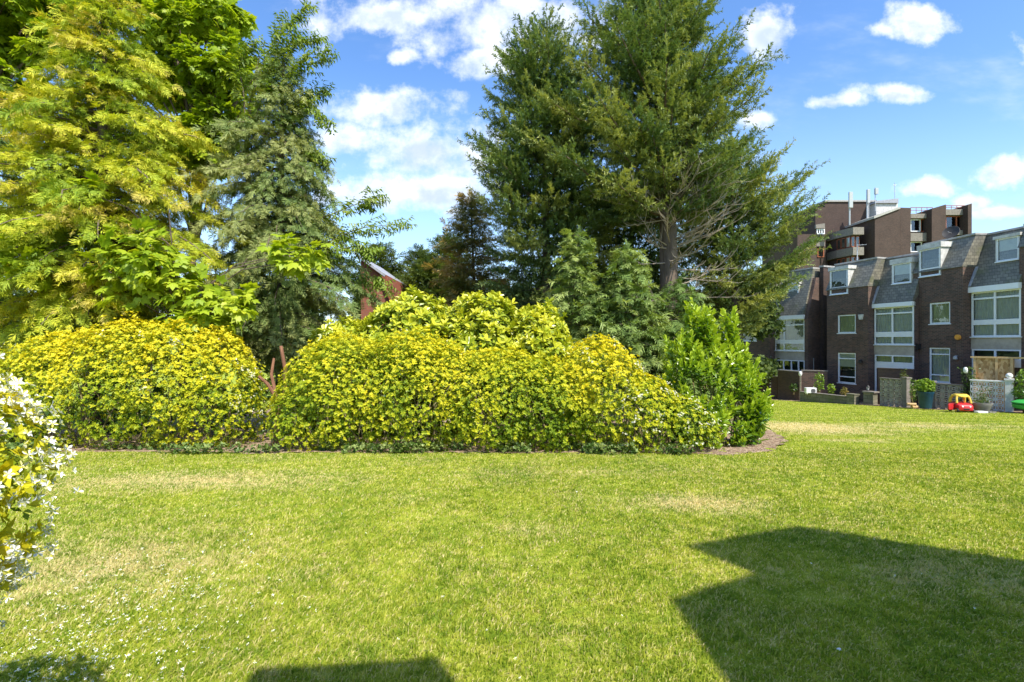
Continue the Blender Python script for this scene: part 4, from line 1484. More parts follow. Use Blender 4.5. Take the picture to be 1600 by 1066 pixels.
# gable wall and taller party wall at the near end of the farthest house
root, x0, x1, x2, g, z1, z2 = hl
gz_f = fL.z(1257, 498, -.45)
zt = fL.z(1272, 434, -1.2)
MB().prism_x([(.46, g), (.40, gz_f), (1.25, zt), (6.5, zt), (6.5, g)], x2 + .003, x2 + .26).build('gable_wall', M['brick'], root)
pw = MB().box(x2 + .262, x2 + .55, 1.6, 6, g, fL.z(1283, 418, -1.6))
pw.build('party_wall', M['brick2'], root)
MB().box(x2 + .24, x2 + .60, 1.55, 6.05, fL.z(1283, 418, -1.6) + .002, fL.z(1283, 418, -1.6) + .12).build('wall_coping', M['coping'], root)
# pipe on the gable wall
MB().tube([(x2 + .33, .9, gz(37) + .3), (x2 + .33, .9, fL.z(1270, 560, -.9))], .03, 8).build('vent_pipe', M['steel'], root)


def on_wall(name, mb, mat, hs, label, cat, fr, px, py, t=.0):
    """a fixture screwed to a house wall, part of that house"""
    root = hs[0]
    x = fr.u(px, t); z = fr.z(px, py, t)
    o = mb.build(name, M[mat], root, smooth=True, loc=(x, -t, z))
    if label: o['label'] = label
    return o


on_wall('alarm_box', MB().prism_y([(-.16, .16), (.16, .16), (.10, -.16), (-.10, -.16)], -.09, -.003), 'dirtywhite', hm, 'white alarm box', None, fM, 1346, 495.5)
on_wall('alarm_box', MB().prism_y([(.14 * math.cos(a), .14 * math.sin(a)) for a in np.arange(0, 6.28, .524)], -.10, -.003), 'orange', hr, 'orange round alarm box', None, fR, 1498, 527)
on_wall('alarm_box', MB().prism_y([(.17 * math.cos(a), .17 * math.sin(a)) for a in np.arange(0, 6.28, .524)], -.10, -.003), 'dirtywhite', hl, 'white round alarm box', None, fL, 1190, 511)
on_wall('vent_box', MB().box(-.19, .19, -.22, -.003, -.15, .15).box(-.22, .22, -.25, -.223, -.18, .18), 'black', hr, None, None, fR, 1434.5, 542)
on_wall('wall_lamp', MB().lathe([(.03, .1), (.09, .06), (.10, -.08), (.05, -.12)], (0, -.13, 0)).box(-.02, .02, -.13, -.003, .08, .12), 'steel', hr, None, None, fR, 1496, 559)
on_wall('wall_lamp', MB().lathe([(.03, .1), (.11, .06), (.10, -.08), (.05, -.12)], (0, -.13, 0)).box(-.02, .02, -.13, -.003, .08, .12), 'iron', hm, None, None, fM, 1346.5, 565)
# satellite dish and roof box
def roof_things():
    b = Vector((fR.u(1487, -1.6), 1.6, hr[6] + .1))
    mw = Matrix.Translation((fR.o.x, fR.o.y, 0)) @ Matrix.Rotation(fR.rz, 4, 'Z')
    w = mw @ b
    root = tag(empty('satellite_dish', w, fR.rz), 'dark satellite dish on the flat roof of the nearer brick house', 'satellite dish')
    MB().tube([(0, 0, 0), (0, 0, .34)], .025, 8).tube([(0, 0, .02), (.25, .1, .0)], .015, 6).build('mast', M['steel'], root)
    d = MB()
    prof = [(.02, 0), (.2, .03), (.33, .08), (.40, .13), (.39, .14), (.31, .10), (.02, .02)]
    d.lathe(prof, n=24)
    o = d.build('dish', M['iron'], root, smooth=True, loc=(0, 0, .45))
    o.rotation_euler = (R(65), 0, R(25))
    MB().tube([(0, 0, .45), (.1, -.35, .5)], .012, 6).build('arm', M['steel'], root)
roof_things()

# ------------------------------------------------------------------ block of flats behind
def flats():
    D = 74.0
    b = P(1360, 560, D); b.z = gz(D)
    root = tag(empty('block_of_flats', b), 'tall brown brick block of flats rising behind the terraced houses', 'block of flats')
    X = lambda px, d=D: (px - 800) / F * d - b.x
    Zz = lambda py, d=D: CZ + (533 - py) / F * d - b.z
    def bx(x0, x1, yt, yb, d, dep, ytr=None):
        m = MB()
        a, c = X(x0, d), X(x1, d)
        zt, zb = Zz(yt, d), (Zz(yb, d) if yb else 0.0)
        zt2 = Zz(ytr, d) if ytr is not None else zt
        y0 = d - b.y
        m.prism_y([(a, zb), (c, zb), (c, zt2), (a, zt)], y0, y0 + dep)
        return m
    bx(1246, 1276, 366, None, 71, 10).build('low_wing', M['brick2'], root)
    bx(1274, 1290, 324, None, 74.5, 10).build('wall', M['brick2'], root)
    bx(1289, 1370, 315.5, None, 76, 12, 313).build('wall', M['brick2'], root)
    bx(1355, 1369, 352, None, 72.4, 3.5).build('wall', M['brick2'], root)
    bx(1367, 1406.5, 340, None, 70.0, 10, 325).build('wall', M['brick2'], root)
    bx(1406.6, 1423, 324.5, None, 70.3, 10, 325).build('wall', M['brick2'], root)
    bx(1422, 1459, 341, None, 72.2, 8).build('wall', M['brick2'], root)
    bx(1456, 1478, 326, None, 70.6, 10, 319.5).build('wall', M['brick2'], root)
    bx(1477, 1516, 336, None, 72.0, 8).build('wall', M['brick2'], root)
    bx(1512.5, 1518.5, 320, None, 70.6, 9, 318).build('wall', M['brick2'], root)
    bx(1289.5, 1369, 312.6, 315.2, 75.8, 11).build('coping', M['coping'], root)
    ph = bx(1369, 1403, 317.5, 352, 74.5, 5).build('penthouse', M['dirtywhite'], root)
    bx(1368, 1404, 314, 317.2, 74.2, 6, 310).build('penthouse_roof', M['lead'], ph)
    cp = MB(); y0 = 69.8 - b.y
    cp.prism_y([(X(1366, 69.8), Zz(341.5, 69.8)), (X(1407, 69.8), Zz(326, 69.8)), (X(1407, 69.8), Zz(323, 69.8)), (X(1366, 69.8), Zz(338, 69.8))], y0, y0 + 10)
    cp.build('coping', M['coping'], root)
    # concrete bands, window groups and railings of each storey
    def flatwin(x0, x1, yt, yb, d, frame='brownframe', n=2, light=True, cur='curtain'):
        fr = MB(); a, c = X(x0, d), X(x1, d); z0, z1 = Zz(yb, d), Zz(yt, d); y0 = d - b.y
        f = .12
        fr.box(a, c, y0, y0 + .15, z0, z0 + f).box(a, c, y0, y0 + .15, z1 - f, z1)
        for k in range(n + 1):
            m = a + (c - a) * k / n
            fr.box(m - f * .6, m + f * .6, y0 - .01, y0 + .16, z0 + .002, z1 - .002)
        o = fr.build('window', M[frame], root)
        MB().add([(a, y0 + .1, z0), (c, y0 + .1, z0), (c, y0 + .1, z1), (a, y0 + .1, z1)], [(0, 1, 2, 3)]).build('pane', M['glass'], o)
        MB().add([(a, y0 + .2, z0), (c, y0 + .2, z0), (c, y0 + .2, z1), (a, y0 + .2, z1)], [(0, 1, 2, 3)]).build('curtain', M[cur], o)  # in the dark material, a sheet with room shade in its colour
    bandY = [(355, 366.5), (386, 398.5), (418, 430)]
    for i, (t, bt) in enumerate(bandY):
        m = MB(); d0 = 70.8
        y0 = d0 - b.y
        xa, xb, xc = X(1307, 73.5), X(1333, d0), X(1350, d0)
        z0, z1 = Zz(bt, d0), Zz(t, d0)
        m.prism_z([(xa, 73.5 - b.y), (xb, y0), (xc, y0), (xc, y0 + 5), (xa, y0 + 5)], z0, z1)
        m.build('balcony_band', M['conc_dark'], root)
        m = MB(); m.prism_z([(xa + .3, 73.9 - b.y), (xb, y0 + .5), (xc - .3, y0 + .5), (xc - .3, y0 + 5), (xa + .3, y0 + 5)], z0 - 1.95, z0 - .01)
        m.build('bay_wall', M['brick2'], root)
        # glazed bay under the band, three lights on the slanting face and one in front
        zt_, zb_ = z0 - .15, z0 - 1.75
        fa, fb, fc = Vector((xa + .3, 73.9 - b.y, 0)), Vector((xb, y0 + .5, 0)), Vector((xc - .3, y0 + .5, 0))
        for (s_, e_, n_) in ((fa, fb, 3), (fb, fc, 2)):
            for k in range(n_):
                a = s_.lerp(e_, (k + .10) / n_); c = s_.lerp(e_, (k + .90) / n_)
                nrm = Vector(((e_ - s_).y, -(e_ - s_).x, 0)).normalized() * .06
                fr = MB()
                for (p_, q_, zl, zh) in ((a, c, zb_, zb_ + .12), (a, c, zt_ - .12, zt_), (a, a.lerp(c, .08), zb_, zt_), (c.lerp(a, .08), c, zb_, zt_)):
                    p1, q1 = p_ + nrm, q_ + nrm; p2, q2 = p_ + nrm * .05, q_ + nrm * .05
                    fr.add([(p1.x, p1.y, zl), (q1.x, q1.y, zl), (q1.x, q1.y, zh), (p1.x, p1.y, zh), (p2.x, p2.y, zl), (q2.x, q2.y, zl), (q2.x, q2.y, zh), (p2.x, p2.y, zh)],
                           [(0, 1, 2, 3), (4, 7, 6, 5), (0, 4, 5, 1), (1, 5, 6, 2), (2, 6, 7, 3), (3, 7, 4, 0)])
                o = fr.build('window', M['brownframe'], root)
                g1, g2 = a + nrm * .4, c + nrm * .4
                MB().add([(g1.x, g1.y, zb_), (g2.x, g2.y, zb_), (g2.x, g2.y, zt_), (g1.x, g1.y, zt_)], [(0, 1, 2, 3)]).build('pane', M['glass'], o)
                g1, g2 = a + nrm * .2, c + nrm * .2
                MB().add([(g1.x, g1.y, zb_), (g2.x, g2.y, zb_), (g2.x, g2.y, zt_), (g1.x, g1.y, zt_)], [(0, 1, 2, 3)]).build('curtain', M['curtain' if k == 2 else 'unlit_room'], o)  # lights other than the third get a sheet coloured as room darkness
    for t, bt in ((349, 357), (384.5, 392)):
        bx(1355, 1369, t, bt, 72.0, .8).build('balcony_band', M['conc_dark'], root)
    flatwin(1359, 1367, 362, 376, 72.3, n=1, cur='unlit_room'); flatwin(1359, 1367, 393, 405, 72.3, 'brownframe', 1, cur='curtain')
    for t, bt in ((334, 341), (364, 377), (395, 404)):
        bx(1423, 1458, t, bt, 71.5, .9).build('balcony_band', M['conc_dark'], root)
    flatwin(1423, 1438, 343, 362, 72.0, 'white', 1, cur='curtain'); flatwin(1439, 1456, 342.5, 362, 72.0, 'brownframe', 2, cur='unlit_room')
    flatwin(1423, 1440, 378, 394, 72.0, 'white', 1, cur='curtain')
    for t, bt in ((327, 336), (360, 367)):
        bx(1478, 1513, t, bt, 71.4, .9).build('balcony_band', M['conc_dark'], root)
    flatwin(1478, 1511, 338, 358.5, 71.8, 'brownframe', 2, cur='curtain')
    flatwin(1277, 1288, 358, 366, 74.4, 'white', 3, cur='curtain'); flatwin(1278, 1287, 388, 402, 74.4, 'brownframe', 1, cur='curtain')
    bx(1275, 1289, 351, 357, 74.2, .3, 349).build('balcony_band', M['conc_dark'], root)
    bx(1275, 1289, 378, 385, 74.2, .3).build('balcony_band', M['conc_dark'], root)
    for (x0, x1, y0, y1, d) in ((1423, 1457, 324.5, 333, 71.8), (1478, 1512, 321.5, 327, 71.6)):
        m = MB(); a, c = X(x0, d), X(x1, d); z0, z1 = Zz(y1, d), Zz(y0, d); yy = d - b.y
        m.tube([(a, yy, z1), (c, yy, z1)], .05, 6).tube([(a, yy, (z0 + z1) / 2), (c, yy, (z0 + z1) / 2)], .04, 6)
        for k in range(5):
            q = a + (c - a) * k / 4
            m.tube([(q, yy, z0), (q, yy, z1)], .04, 6)
        m.build('railing', M['brownframe'], root)
    # antennas on the roof: things of their own
    def mast(px, y0, y1, d, lab, panel=None, r=.09, extra=None):
        q = P(px, y0, d)
        rt = tag(empty('roof_antenna', q), lab, 'antenna', 'antennas on the block of flats')
        H = (y0 - y1) / F * d
        MB().tube([(0, 0, 0), (0, 0, H)], r, 8).build('mast', M['steel'], rt)
        if panel:
            (a, c, t, bt) = panel
            MB().box((a - px) / F * d, (c - px) / F * d, -.35, -r, (y0 - bt) / F * d, (y0 - t) / F * d).build('antenna_panel', M['panelgrey'], rt, bevel=.03)
        if extra: extra(rt, d, px, y0)
    mast(1327.5, 352, 322, 71.2, 'pale panel antenna on a post above the balcony', (1324.6, 1330.4, 301, 325.5), .11)
    def ladder(rt, d, px, y0):
        k = 1 / F * d
        m = MB()
        m.tube([(1.6 * k * 1.5, 0, 0), (2.4 * k, 0, 44 * k)], .05, 6)
        for j in range(16): m.tube([(0, 0, j * 2.8 * k), (2.4 * k, 0, j * 2.8 * k)], .03, 5)
        m.build('lattice', M['steel'], rt)
    mast(1355, 343, 296.5, 73.2, 'tallest dark mast with a rusty lattice on the block of flats', (1353, 1357.2, 297, 318), .12, ladder)
    mast(1367.5, 330, 293, 73.0, 'small panel antenna on a thin pole beside the dark mast', (1365.3, 1370, 295, 304.5), .05)
    def yagi(rt, d, px, y0):
        k = 1 / F * d
        m = MB()
        for h, w in ((27, 3), (26, 2), (17, 1.6)):
            m.tube([(-w * k, 0, h * k), (w * k, 0, h * k)], .03, 5)
        m.build('aerial_rods', M['steel'], rt)
    mast(1398, 316, 285.5, 74.6, 'thin television aerial alone on the right of the masts', None, .04, yagi)
    q = P(1341, 421, 33.5)
flats()

# thin aerial pole on the middle house
mw = Matrix.Translation((fM.o.x, fM.o.y, 0)) @ Matrix.Rotation(fM.rz, 4, 'Z')
q = mw @ Vector((fM.u(1339.5, -1.3), 1.3, hm[6] + .1))
rt = tag(empty('television_aerial', q, fM.rz), 'thin white pole aerial on the roof of the middle brick house', 'aerial')
MB().tube([(0, 0, 0), (0, 0, 1.15)], .028, 8).build('mast', M['panelgrey'], rt)
MB().tube([(-.05, 0, 1.1), (.55, .1, 1.05)], .018, 6).tube([(.2, -.12, 1.09), (.2, .2, 1.08)], .01, 5).tube([(.4, -.12, 1.07), (.4, .2, 1.06)], .01, 5).build('aerial_rods', M['steel'], rt)

# red brick gable with slate roof between the trees
def gable():
    D = 21.0
    b = P(585, 500, D); b.z = gz(D)
    root = tag(empty('brick_house', b), 'red brick gable with a grey roof edge showing between the trees', 'house')
    q = lambda px, py, d=D: (((px - 800) / F * d) - b.x, CZ + (533 - py) / F * d - b.z)
    pts = [q(566, 407), q(602, 432), q(616, 470), (q(616, 470)[0], 0), (q(564, 470)[0], 0), q(564, 408)]
    MB().prism_y(pts, 0, 4).build('wall', M['redbrick'], root)
    a, c = q(556, 396), q(605, 430.5)
    a2, c2 = q(557, 400), q(602.5, 433.5)
    MB().prism_y([a, a2, c2, c], -.22, 4.2).build('roof', M['lead'], root)
    e, f = q(605, 430.5), q(619, 472); e2, f2 = q(598, 433), q(611, 472)
    MB().prism_y([e2, f2, f, e], -.20, 4.1).build('roof_slope', M['rust'], root)
gable()

# ------------------------------------------------------------------ garden walls and things in front of the houses
def seg(px0, d0, px1, d1):
    a = Vector(((px0 - 800) / F * d0, d0)); b = Vector(((px1 - 800) / F * d1, d1))
    L = (b - a).length
    return a, L, math.atan2(b.y - a.y, b.x - a.x)


def H_(py0, py1, d):
    return abs(py1 - py0) / F * d


def base_z(px, py, d):
    return CZ + (533 - py) / F * d


def breeze_cells(nx, nz, s, y0, y1):
    """pierced concrete blocks: square rims with a ring and four petals"""
    mb = MB()
    t = s * .07
    for i in range(nx):
        for j in range(nz):
            cx, cz = (i + .5) * s, (j + .5) * s
            h = s / 2 - .003
            mb.box(cx - h, cx + h, y0, y1, cz - h, cz - h + t).box(cx - h, cx + h, y0, y1, cz + h - t, cz + h)
            mb.box(cx - h, cx - h + t, y0 + .001, y1 - .001, cz - h + t, cz + h - t).box(cx + h - t, cx + h, y0 + .001, y1 - .001, cz - h + t, cz + h - t)
            r0, r1 = s * .17, s * .26
            n = 10
            vs, fs = [], []
            for k in range(n):
                a = 2 * math.pi * k / n
                for (r_, y) in ((r0, y0), (r1, y0), (r1, y1), (r0, y1)):
                    vs.append((cx + r_ * math.cos(a), y, cz + r_ * math.sin(a)))
            for k in range(n):
                m = (k + 1) % n
                for e in range(4):
                    fs.append((k * 4 + e, m * 4 + e, m * 4 + (e + 1) % 4, k * 4 + (e + 1) % 4))
            mb.add(vs, fs)
            for a in (.785, 2.356, 3.927, 5.498):
                ca, sa = math.cos(a), math.sin(a)
                p0, p1 = s * .25, s * .60
                w = s * .07
                q = [(cx + ca * p0 - sa * w * .4, cz + sa * p0 + ca * w * .4), (cx + ca * p0 + sa * w * .4, cz + sa * p0 - ca * w * .4),
                     (cx + ca * p1 + sa * w * 1.5, cz + sa * p1 - ca * w * 1.5), (cx + ca * p1 - sa * w * 1.5, cz + sa * p1 + ca * w * 1.5)]
                mb.prism_y([(min(max(x, cx - h), cx + h), min(max(z, cz - h), cz + h)) for x, z in q], y0 + .004, y1 - .004)
    return mb


def screen(label, px0, d0, px1, d1, ytop, ybot, mat, piers=(), nz=5, capmat=None, ball=False, plinth=.12):
    a, L, rz = seg(px0, d0, px1, d1)
    zb = base_z(px0, ybot[0], d0); zb = min(zb, base_z(px1, ybot[1], d1)) - .06
    zt = (base_z(px0, ytop[0], d0) + base_z(px1, ytop[1], d1)) / 2
    root = tag(empty('screen_wall', (a.x, a.y, zb), rz), label, 'screen wall', 'pierced block screens along the gardens')
    H = zt - zb
    s = (H - plinth - .06) / nz
    nx = max(1, round(L / s)); sx = L / nx
    cells = breeze_cells(nx, nz, s, -.05, .05)
    cells.v = [(x * sx / s, y, z + plinth) for x, y, z in cells.v]
    cells.build('pierced_blocks', M[mat], root)
    MB().box(0, L, -.08, .08, 0, plinth - .002).build('plinth', M['stone'], root)
    MB().box(-.02, L + .02, -.08, .08, H - .06 + .002, H).build('coping', M[capmat or mat], root)
    for u, w, h in piers:
        if u == 'end': u = L + w / 2 + .024
        m = MB().box(u - w / 2, u + w / 2, -w / 2, w / 2, 0, H * h).box(u - w / 2 - .03, u + w / 2 + .03, -w / 2 - .03, w / 2 + .03, H * h + .002, H * h + .07)
        po = m.build('pier', M[capmat or mat], root)
        if ball:
            MB().lathe([(.02, 0), (.05, .02), (.11, .07), (.125, .13), (.10, .20), (.04, .25), (.01, .255)], (u, 0, H * h + .072), 16).build('ball_finial', M[capmat or mat], po, smooth=True)
    return root


screen('grey pierced block screen below the wide bay window of the middle house', 1376, 26.6, 1411, 25.4, (589.5, 593), (634.5, 637), 'conc_block', [('end', .26, 1.03)], 5, 'conc_dark')
screen('dark pierced block screen behind the toy car', 1461, 24.0, 1509, 22.9, (599, 601), (641, 641.5), 'conc_block', [(-.12, .22, 1.02)], 4, 'conc_dark')
screen('white pierced block screen with a ball topped pier at its right end', 1516, 22.6, 1569, 21.8, (592, 596), (641, 642), 'whitewash', [('end', .27, 1.02)], 5, 'whitewash', True)


def low_wall():
    a, L, rz = seg(1252, 31.0, 1326, 28.2)
    zb = base_z(1326, 633, 28.2) - .15; zt = base_z(1290, 616.5, 29.6)
    root = tag(empty('planter_wall', (a.x, a.y, zb), rz), 'low mossy stone wall with a flower trough and end pier below the middle house', 'garden wall')
    H = zt - zb
    MB().box(0, L, -.12, .12, 0, H).build('wall', M['stone'], root)
    MB().box(-.03, L * .97, -.15, .15, H + .002, H + .05).build('coping', M['conc_dark'], root)
    MB().box(L + .004, L + .45, -.2, .22, 0, H + .15).box(L - .02, L + .48, -.23, .25, H + .152, H + .22).build('pier', M['stone'], root)
    a2, L2, rz2 = seg(1352, 27.6, 1369, 27.1)
    zb2 = base_z(1360, 637, 27.4) - .1
    r2 = tag(empty('gate_pier', (a2.x, a2.y, zb2), rz2), 'square stone pier with a flat cap right of the little iron gate', 'pier')
    MB().box(0, .5, -.2, .25, 0, .95).build('pier', M['stone'], r2)
    MB().box(-.05, .58, -.25, .3, .952, 1.03).build('cap', M['conc_dark'], r2)
    # lantern on the pier
    q = Vector((a2.x + .15, a2.y, zb2 + 1.034))
    r3 = tag(empty('lantern', q), 'small dark lantern standing on the gate pier', 'lantern')
    MB().lathe([(.09, 0), (.09, .03), (.05, .04)], n=8).build('foot', M['iron'], r3)
    MB().lathe([(.05, .042), (.085, .20)], n=6).build('glass', M['panelgrey'], r3)
    MB().lathe([(.11, .202), (.05, .28), (.015, .33)], n=6).build('roof', M['iron'], r3)
    # iron gate
    a3, L3, rz3 = seg(1338, 28.0, 1352, 27.65)
    zb3 = base_z(1345, 636, 27.8) - .05
    g = tag(empty('iron_gate', (a3.x, a3.y, zb3), rz3), 'small dark iron gate between the stone piers', 'gate')
    m = MB()
    for h in (.08, .45, .80): m.box(0, L3, -.015, .015, h, h + .03)
    m.build('rails', M['iron'], g)
    m = MB()
    for k in range(7):
        x = L3 * (k + .5) / 7
        m.box(x - .009, x + .009, -.012, .012, .02, .88)
    m.build('bars', M['iron'], g)
low_wall()


def brick_walls():
    # tall dark brick garden wall in front of the farthest house
    a, L, rz = seg(1217, 34.0, 1251, 32.2)
    zb = base_z(1251, 630, 32.2) - .2; zt = base_z(1235, 580.5, 33)
    root = tag(empty('garden_wall', (a.x, a.y, zb), rz), 'tall dark brick garden wall left of the white lamp post', 'garden wall')
    MB().box(0, L, -.11, .11, 0, zt - zb).build('wall', M['wallbrick'], root)
    MB().box(-.03, L + .03, -.14, .14, zt - zb + .002, zt - zb + .06).build('coping', M['conc_dark'], root)
    a, L, rz = seg(1253, 32.4, 1293, 31.6)
    zb = base_z(1270, 628, 32) - .2; zt = base_z(1270, 580, 32)
    root = tag(empty('garden_wall', (a.x, a.y, zb), rz), 'tall brown brick garden wall behind the air conditioner', 'garden wall')
    MB().box(0, L, -.11, .11, 0, zt - zb).build('wall', M['brick'], root)
    MB().box(-.03, L + .03, -.14, .14, zt - zb + .002, zt - zb + .06).build('coping', M['conc_dark'], root)
    a, L, rz = seg(1186, 35.5, 1216, 34.2)
    zb = base_z(1200, 628, 35) - .2; zt = base_z(1200, 588, 35)
    root = tag(empty('garden_wall', (a.x, a.y, zb), rz), 'lower dark garden wall with a white dotted lattice beside the laurel', 'garden wall')
    MB().box(0, L, -.11, .11, 0, zt - zb).build('wall', M['wallbrick'], root)
    MB().box(-.03, L + .03, -.14, .14, zt - zb + .002, zt - zb + .05).build('coping', M['conc_dark'], root)
    m = MB()
    for k in range(7):
        m.box(L * .62, L * .62 + .09, -.125, -.112, .45 + k * .22, .53 + k * .22)
    m.build('lattice_dots', M['white'], root)
    # wall between the middle house's garden and its door
    a, L, rz = seg(1373, 27.6, 1426, 26.3)
    zb = base_z(1400, 640, 27) - .1; zt = base_z(1400, 577, 27)
    root = tag(empty('garden_wall', (a.x, a.y, zb), rz), 'very dark brick wall under the green blinds of the middle house', 'garden wall')
    MB().box(0, L, -.11, .11, 0, zt - zb).build('wall', M['wallbrick'], root)
    MB().box(-.03, L + .03, -.14, .14, zt - zb + .002, zt - zb + .05).build('coping', M['wallbrick'], root)
brick_walls()


def lamp_post():
    d = 31.6
    b = P(1250.5, 630, d)
    root = tag(empty('lamp_post', b), 'thin garden lamp post with a white lamp against the dark wall', 'lamp post')
    H = (630 - 588) / F * d
    MB().tube([(0, 0, -.1), (0, 0, H)], .045, 8).build('post', M['stone'], root)
    MB().lathe([(.04, 0), (.09, .05), (.11, .20), (.08, .29), (.03, .31)], (0, 0, H), 14).build('lamp_globe', M['whitewash'], root, smooth=True)
    d = 22.8
    b = P(1510, 640, d)
    root = tag(empty('lamp_post', b), 'ivy covered post with a white bulkhead lamp left of the board shed', 'lamp post')
    MB().box(-.06, .06, -.05, .07, 0, 1.95).build('post', M['iron'], root)
    MB().lathe([(.04, 0), (.07, .04), (.085, .12), (.08, .22), (.04, .28)], (-.12, -.08, 1.72), 14).build('lamp_globe', M['whitewash'], root, smooth=True)
    n = 420
    p = np.stack([rng.normal(.05, .11, n), rng.normal(-.02, .12, n), rng.uniform(.05, 2.0, n)], -1)
    V, Q, t = instances('rosette_small', p, unit(rng.normal(0, .7, (n, 3)) + [0, -.6, .1]), rng.normal(0, 1, (n, 3)), .11, .35 + rng.normal(0, .15, n))
    big_mesh('ivy', V, Q, M['ivy'], root, tint=t)
lamp_post()


def toy_car():
    d = 21.6
    b = P(1501.5, 646, d); b.z = gz(d) + .01
    root = tag(empty('toy_car', b, R(-14)), 'red toddler ride-on car with a yellow roof and its door open', 'toy car')
    root.scale = (.92, .92, .92)
    # front faces -y. body: rounded tub
    def loft(rings):
        """rings of (y, list of (x, z))"""
        m = MB(); n = len(rings[0][1]); vs = []; fs = []
        for y, pr in rings: vs += [(x, y, z) for x, z in pr]
        for i in range(len(rings) - 1):
            for k in range(n): fs.append((i * n + k, (i + 1) * n + k, (i + 1) * n + (k + 1) % n, i * n + (k + 1) % n))
        fs.append(tuple(range(n))); fs.append(tuple(range((len(rings) - 1) * n, len(rings) * n))[::-1])
        return m.add(vs, fs)
    def ring(w, z0, z1, r=.09, n=5):
        pts = []
        for cx, cz, a0 in ((w - r, z1 - r, 0), (-w + r, z1 - r, 90), (-w + r, z0 + r, 180), (w - r, z0 + r, 270)):
            for k in range(n): 
                a = R(a0 + 90 * k / (n - 1)); pts.append((cx + r * math.cos(a), cz + r * math.sin(a)))
        return pts
    loft([(-.42, ring(.20, .13, .32, .06)), (-.38, ring(.29, .10, .38, .08)), (-.25, ring(.33, .09, .43)), (-.10, ring(.335, .09, .46)), (.25, ring(.335, .09, .47)),
          (.38, ring(.31, .10, .45)), (.43, ring(.22, .14, .38, .06))]).build('body', M['red'], root, smooth=True)
    # yellow cab roof on four pillars
    m = MB()
    for sx in (-1, 1):
        m.tube([(sx * .29, -.22, .45), (sx * .27, -.16, .66), (sx * .22, -.10, .80)], [.05, .045, .05], 8)
        m.tube([(sx * .29, .30, .45), (sx * .28, .26, .66), (sx * .22, .20, .80)], [.07, .06, .06], 8)
    m.build('pillar_frame', M['yellow'], root, smooth=True)
    loft([(-.22, ring(.14, .74, .80, .028)), (-.16, ring(.23, .74, .84, .045)), (0, ring(.27, .75, .88, .055)), (.16, ring(.26, .75, .87, .05)), (.30, ring(.18, .74, .81, .03))]).build('roof', M['yellow'], root, smooth=True)
    for sx in (-1, 1):
        for sy in (-.27, .27):
            w = MB()
            w.lathe([(.03, -.05), (.10, -.05), (.115, -.03), (.115, .03), (.10, .05), (.03, .05)], n=18)
            w.v = [(z, y, x) for x, y, z in w.v]
            o = w.build('wheel', M['black'], root, smooth=True, loc=(sx * .30, sy, .115))
            h = MB().lathe([(.055, .0), (.05, .012), (.01, .02)], n=12); h.v = [(sx * (.051 + z), y, x) for x, y, z in h.v]
            h.build('hub', M['yellow'], o, smooth=True)
    for sx in (-1, 1):
        e = MB().lathe([(.05, 0), (.045, .02), (.01, .03)], n=14); e.v = [(x, -z, y) for x, y, z in e.v]
        e.build('headlight', M['white'], root, smooth=True, loc=(sx * .15, -.395, .30))
    MB().box(-.12, .12, -.435, -.415, .16, .22).build('grille', M['black'], root, bevel=.01)
    MB().tube([(.0, -.18, .47), (.0, -.06, .56)], .02, 8).lathe([(.09, 0), (.10, .015), (.09, .03), (.06, .02)], (0, -.05, .55), 16).build('steering_wheel', M['black'], root, smooth=True)
    dr = MB(); pr = [(-.03, .12), (.30, .12), (.33, .18), (.33, .36), (.28, .42), (-.03, .42)]
    dr.prism_y(pr, -.03, .03)
    o = dr.build('door', M['red'], root, smooth=False, loc=(-.34, -.12, 0), bevel=.015)
    o.rotation_euler = (0, 0, R(200))
toy_car()


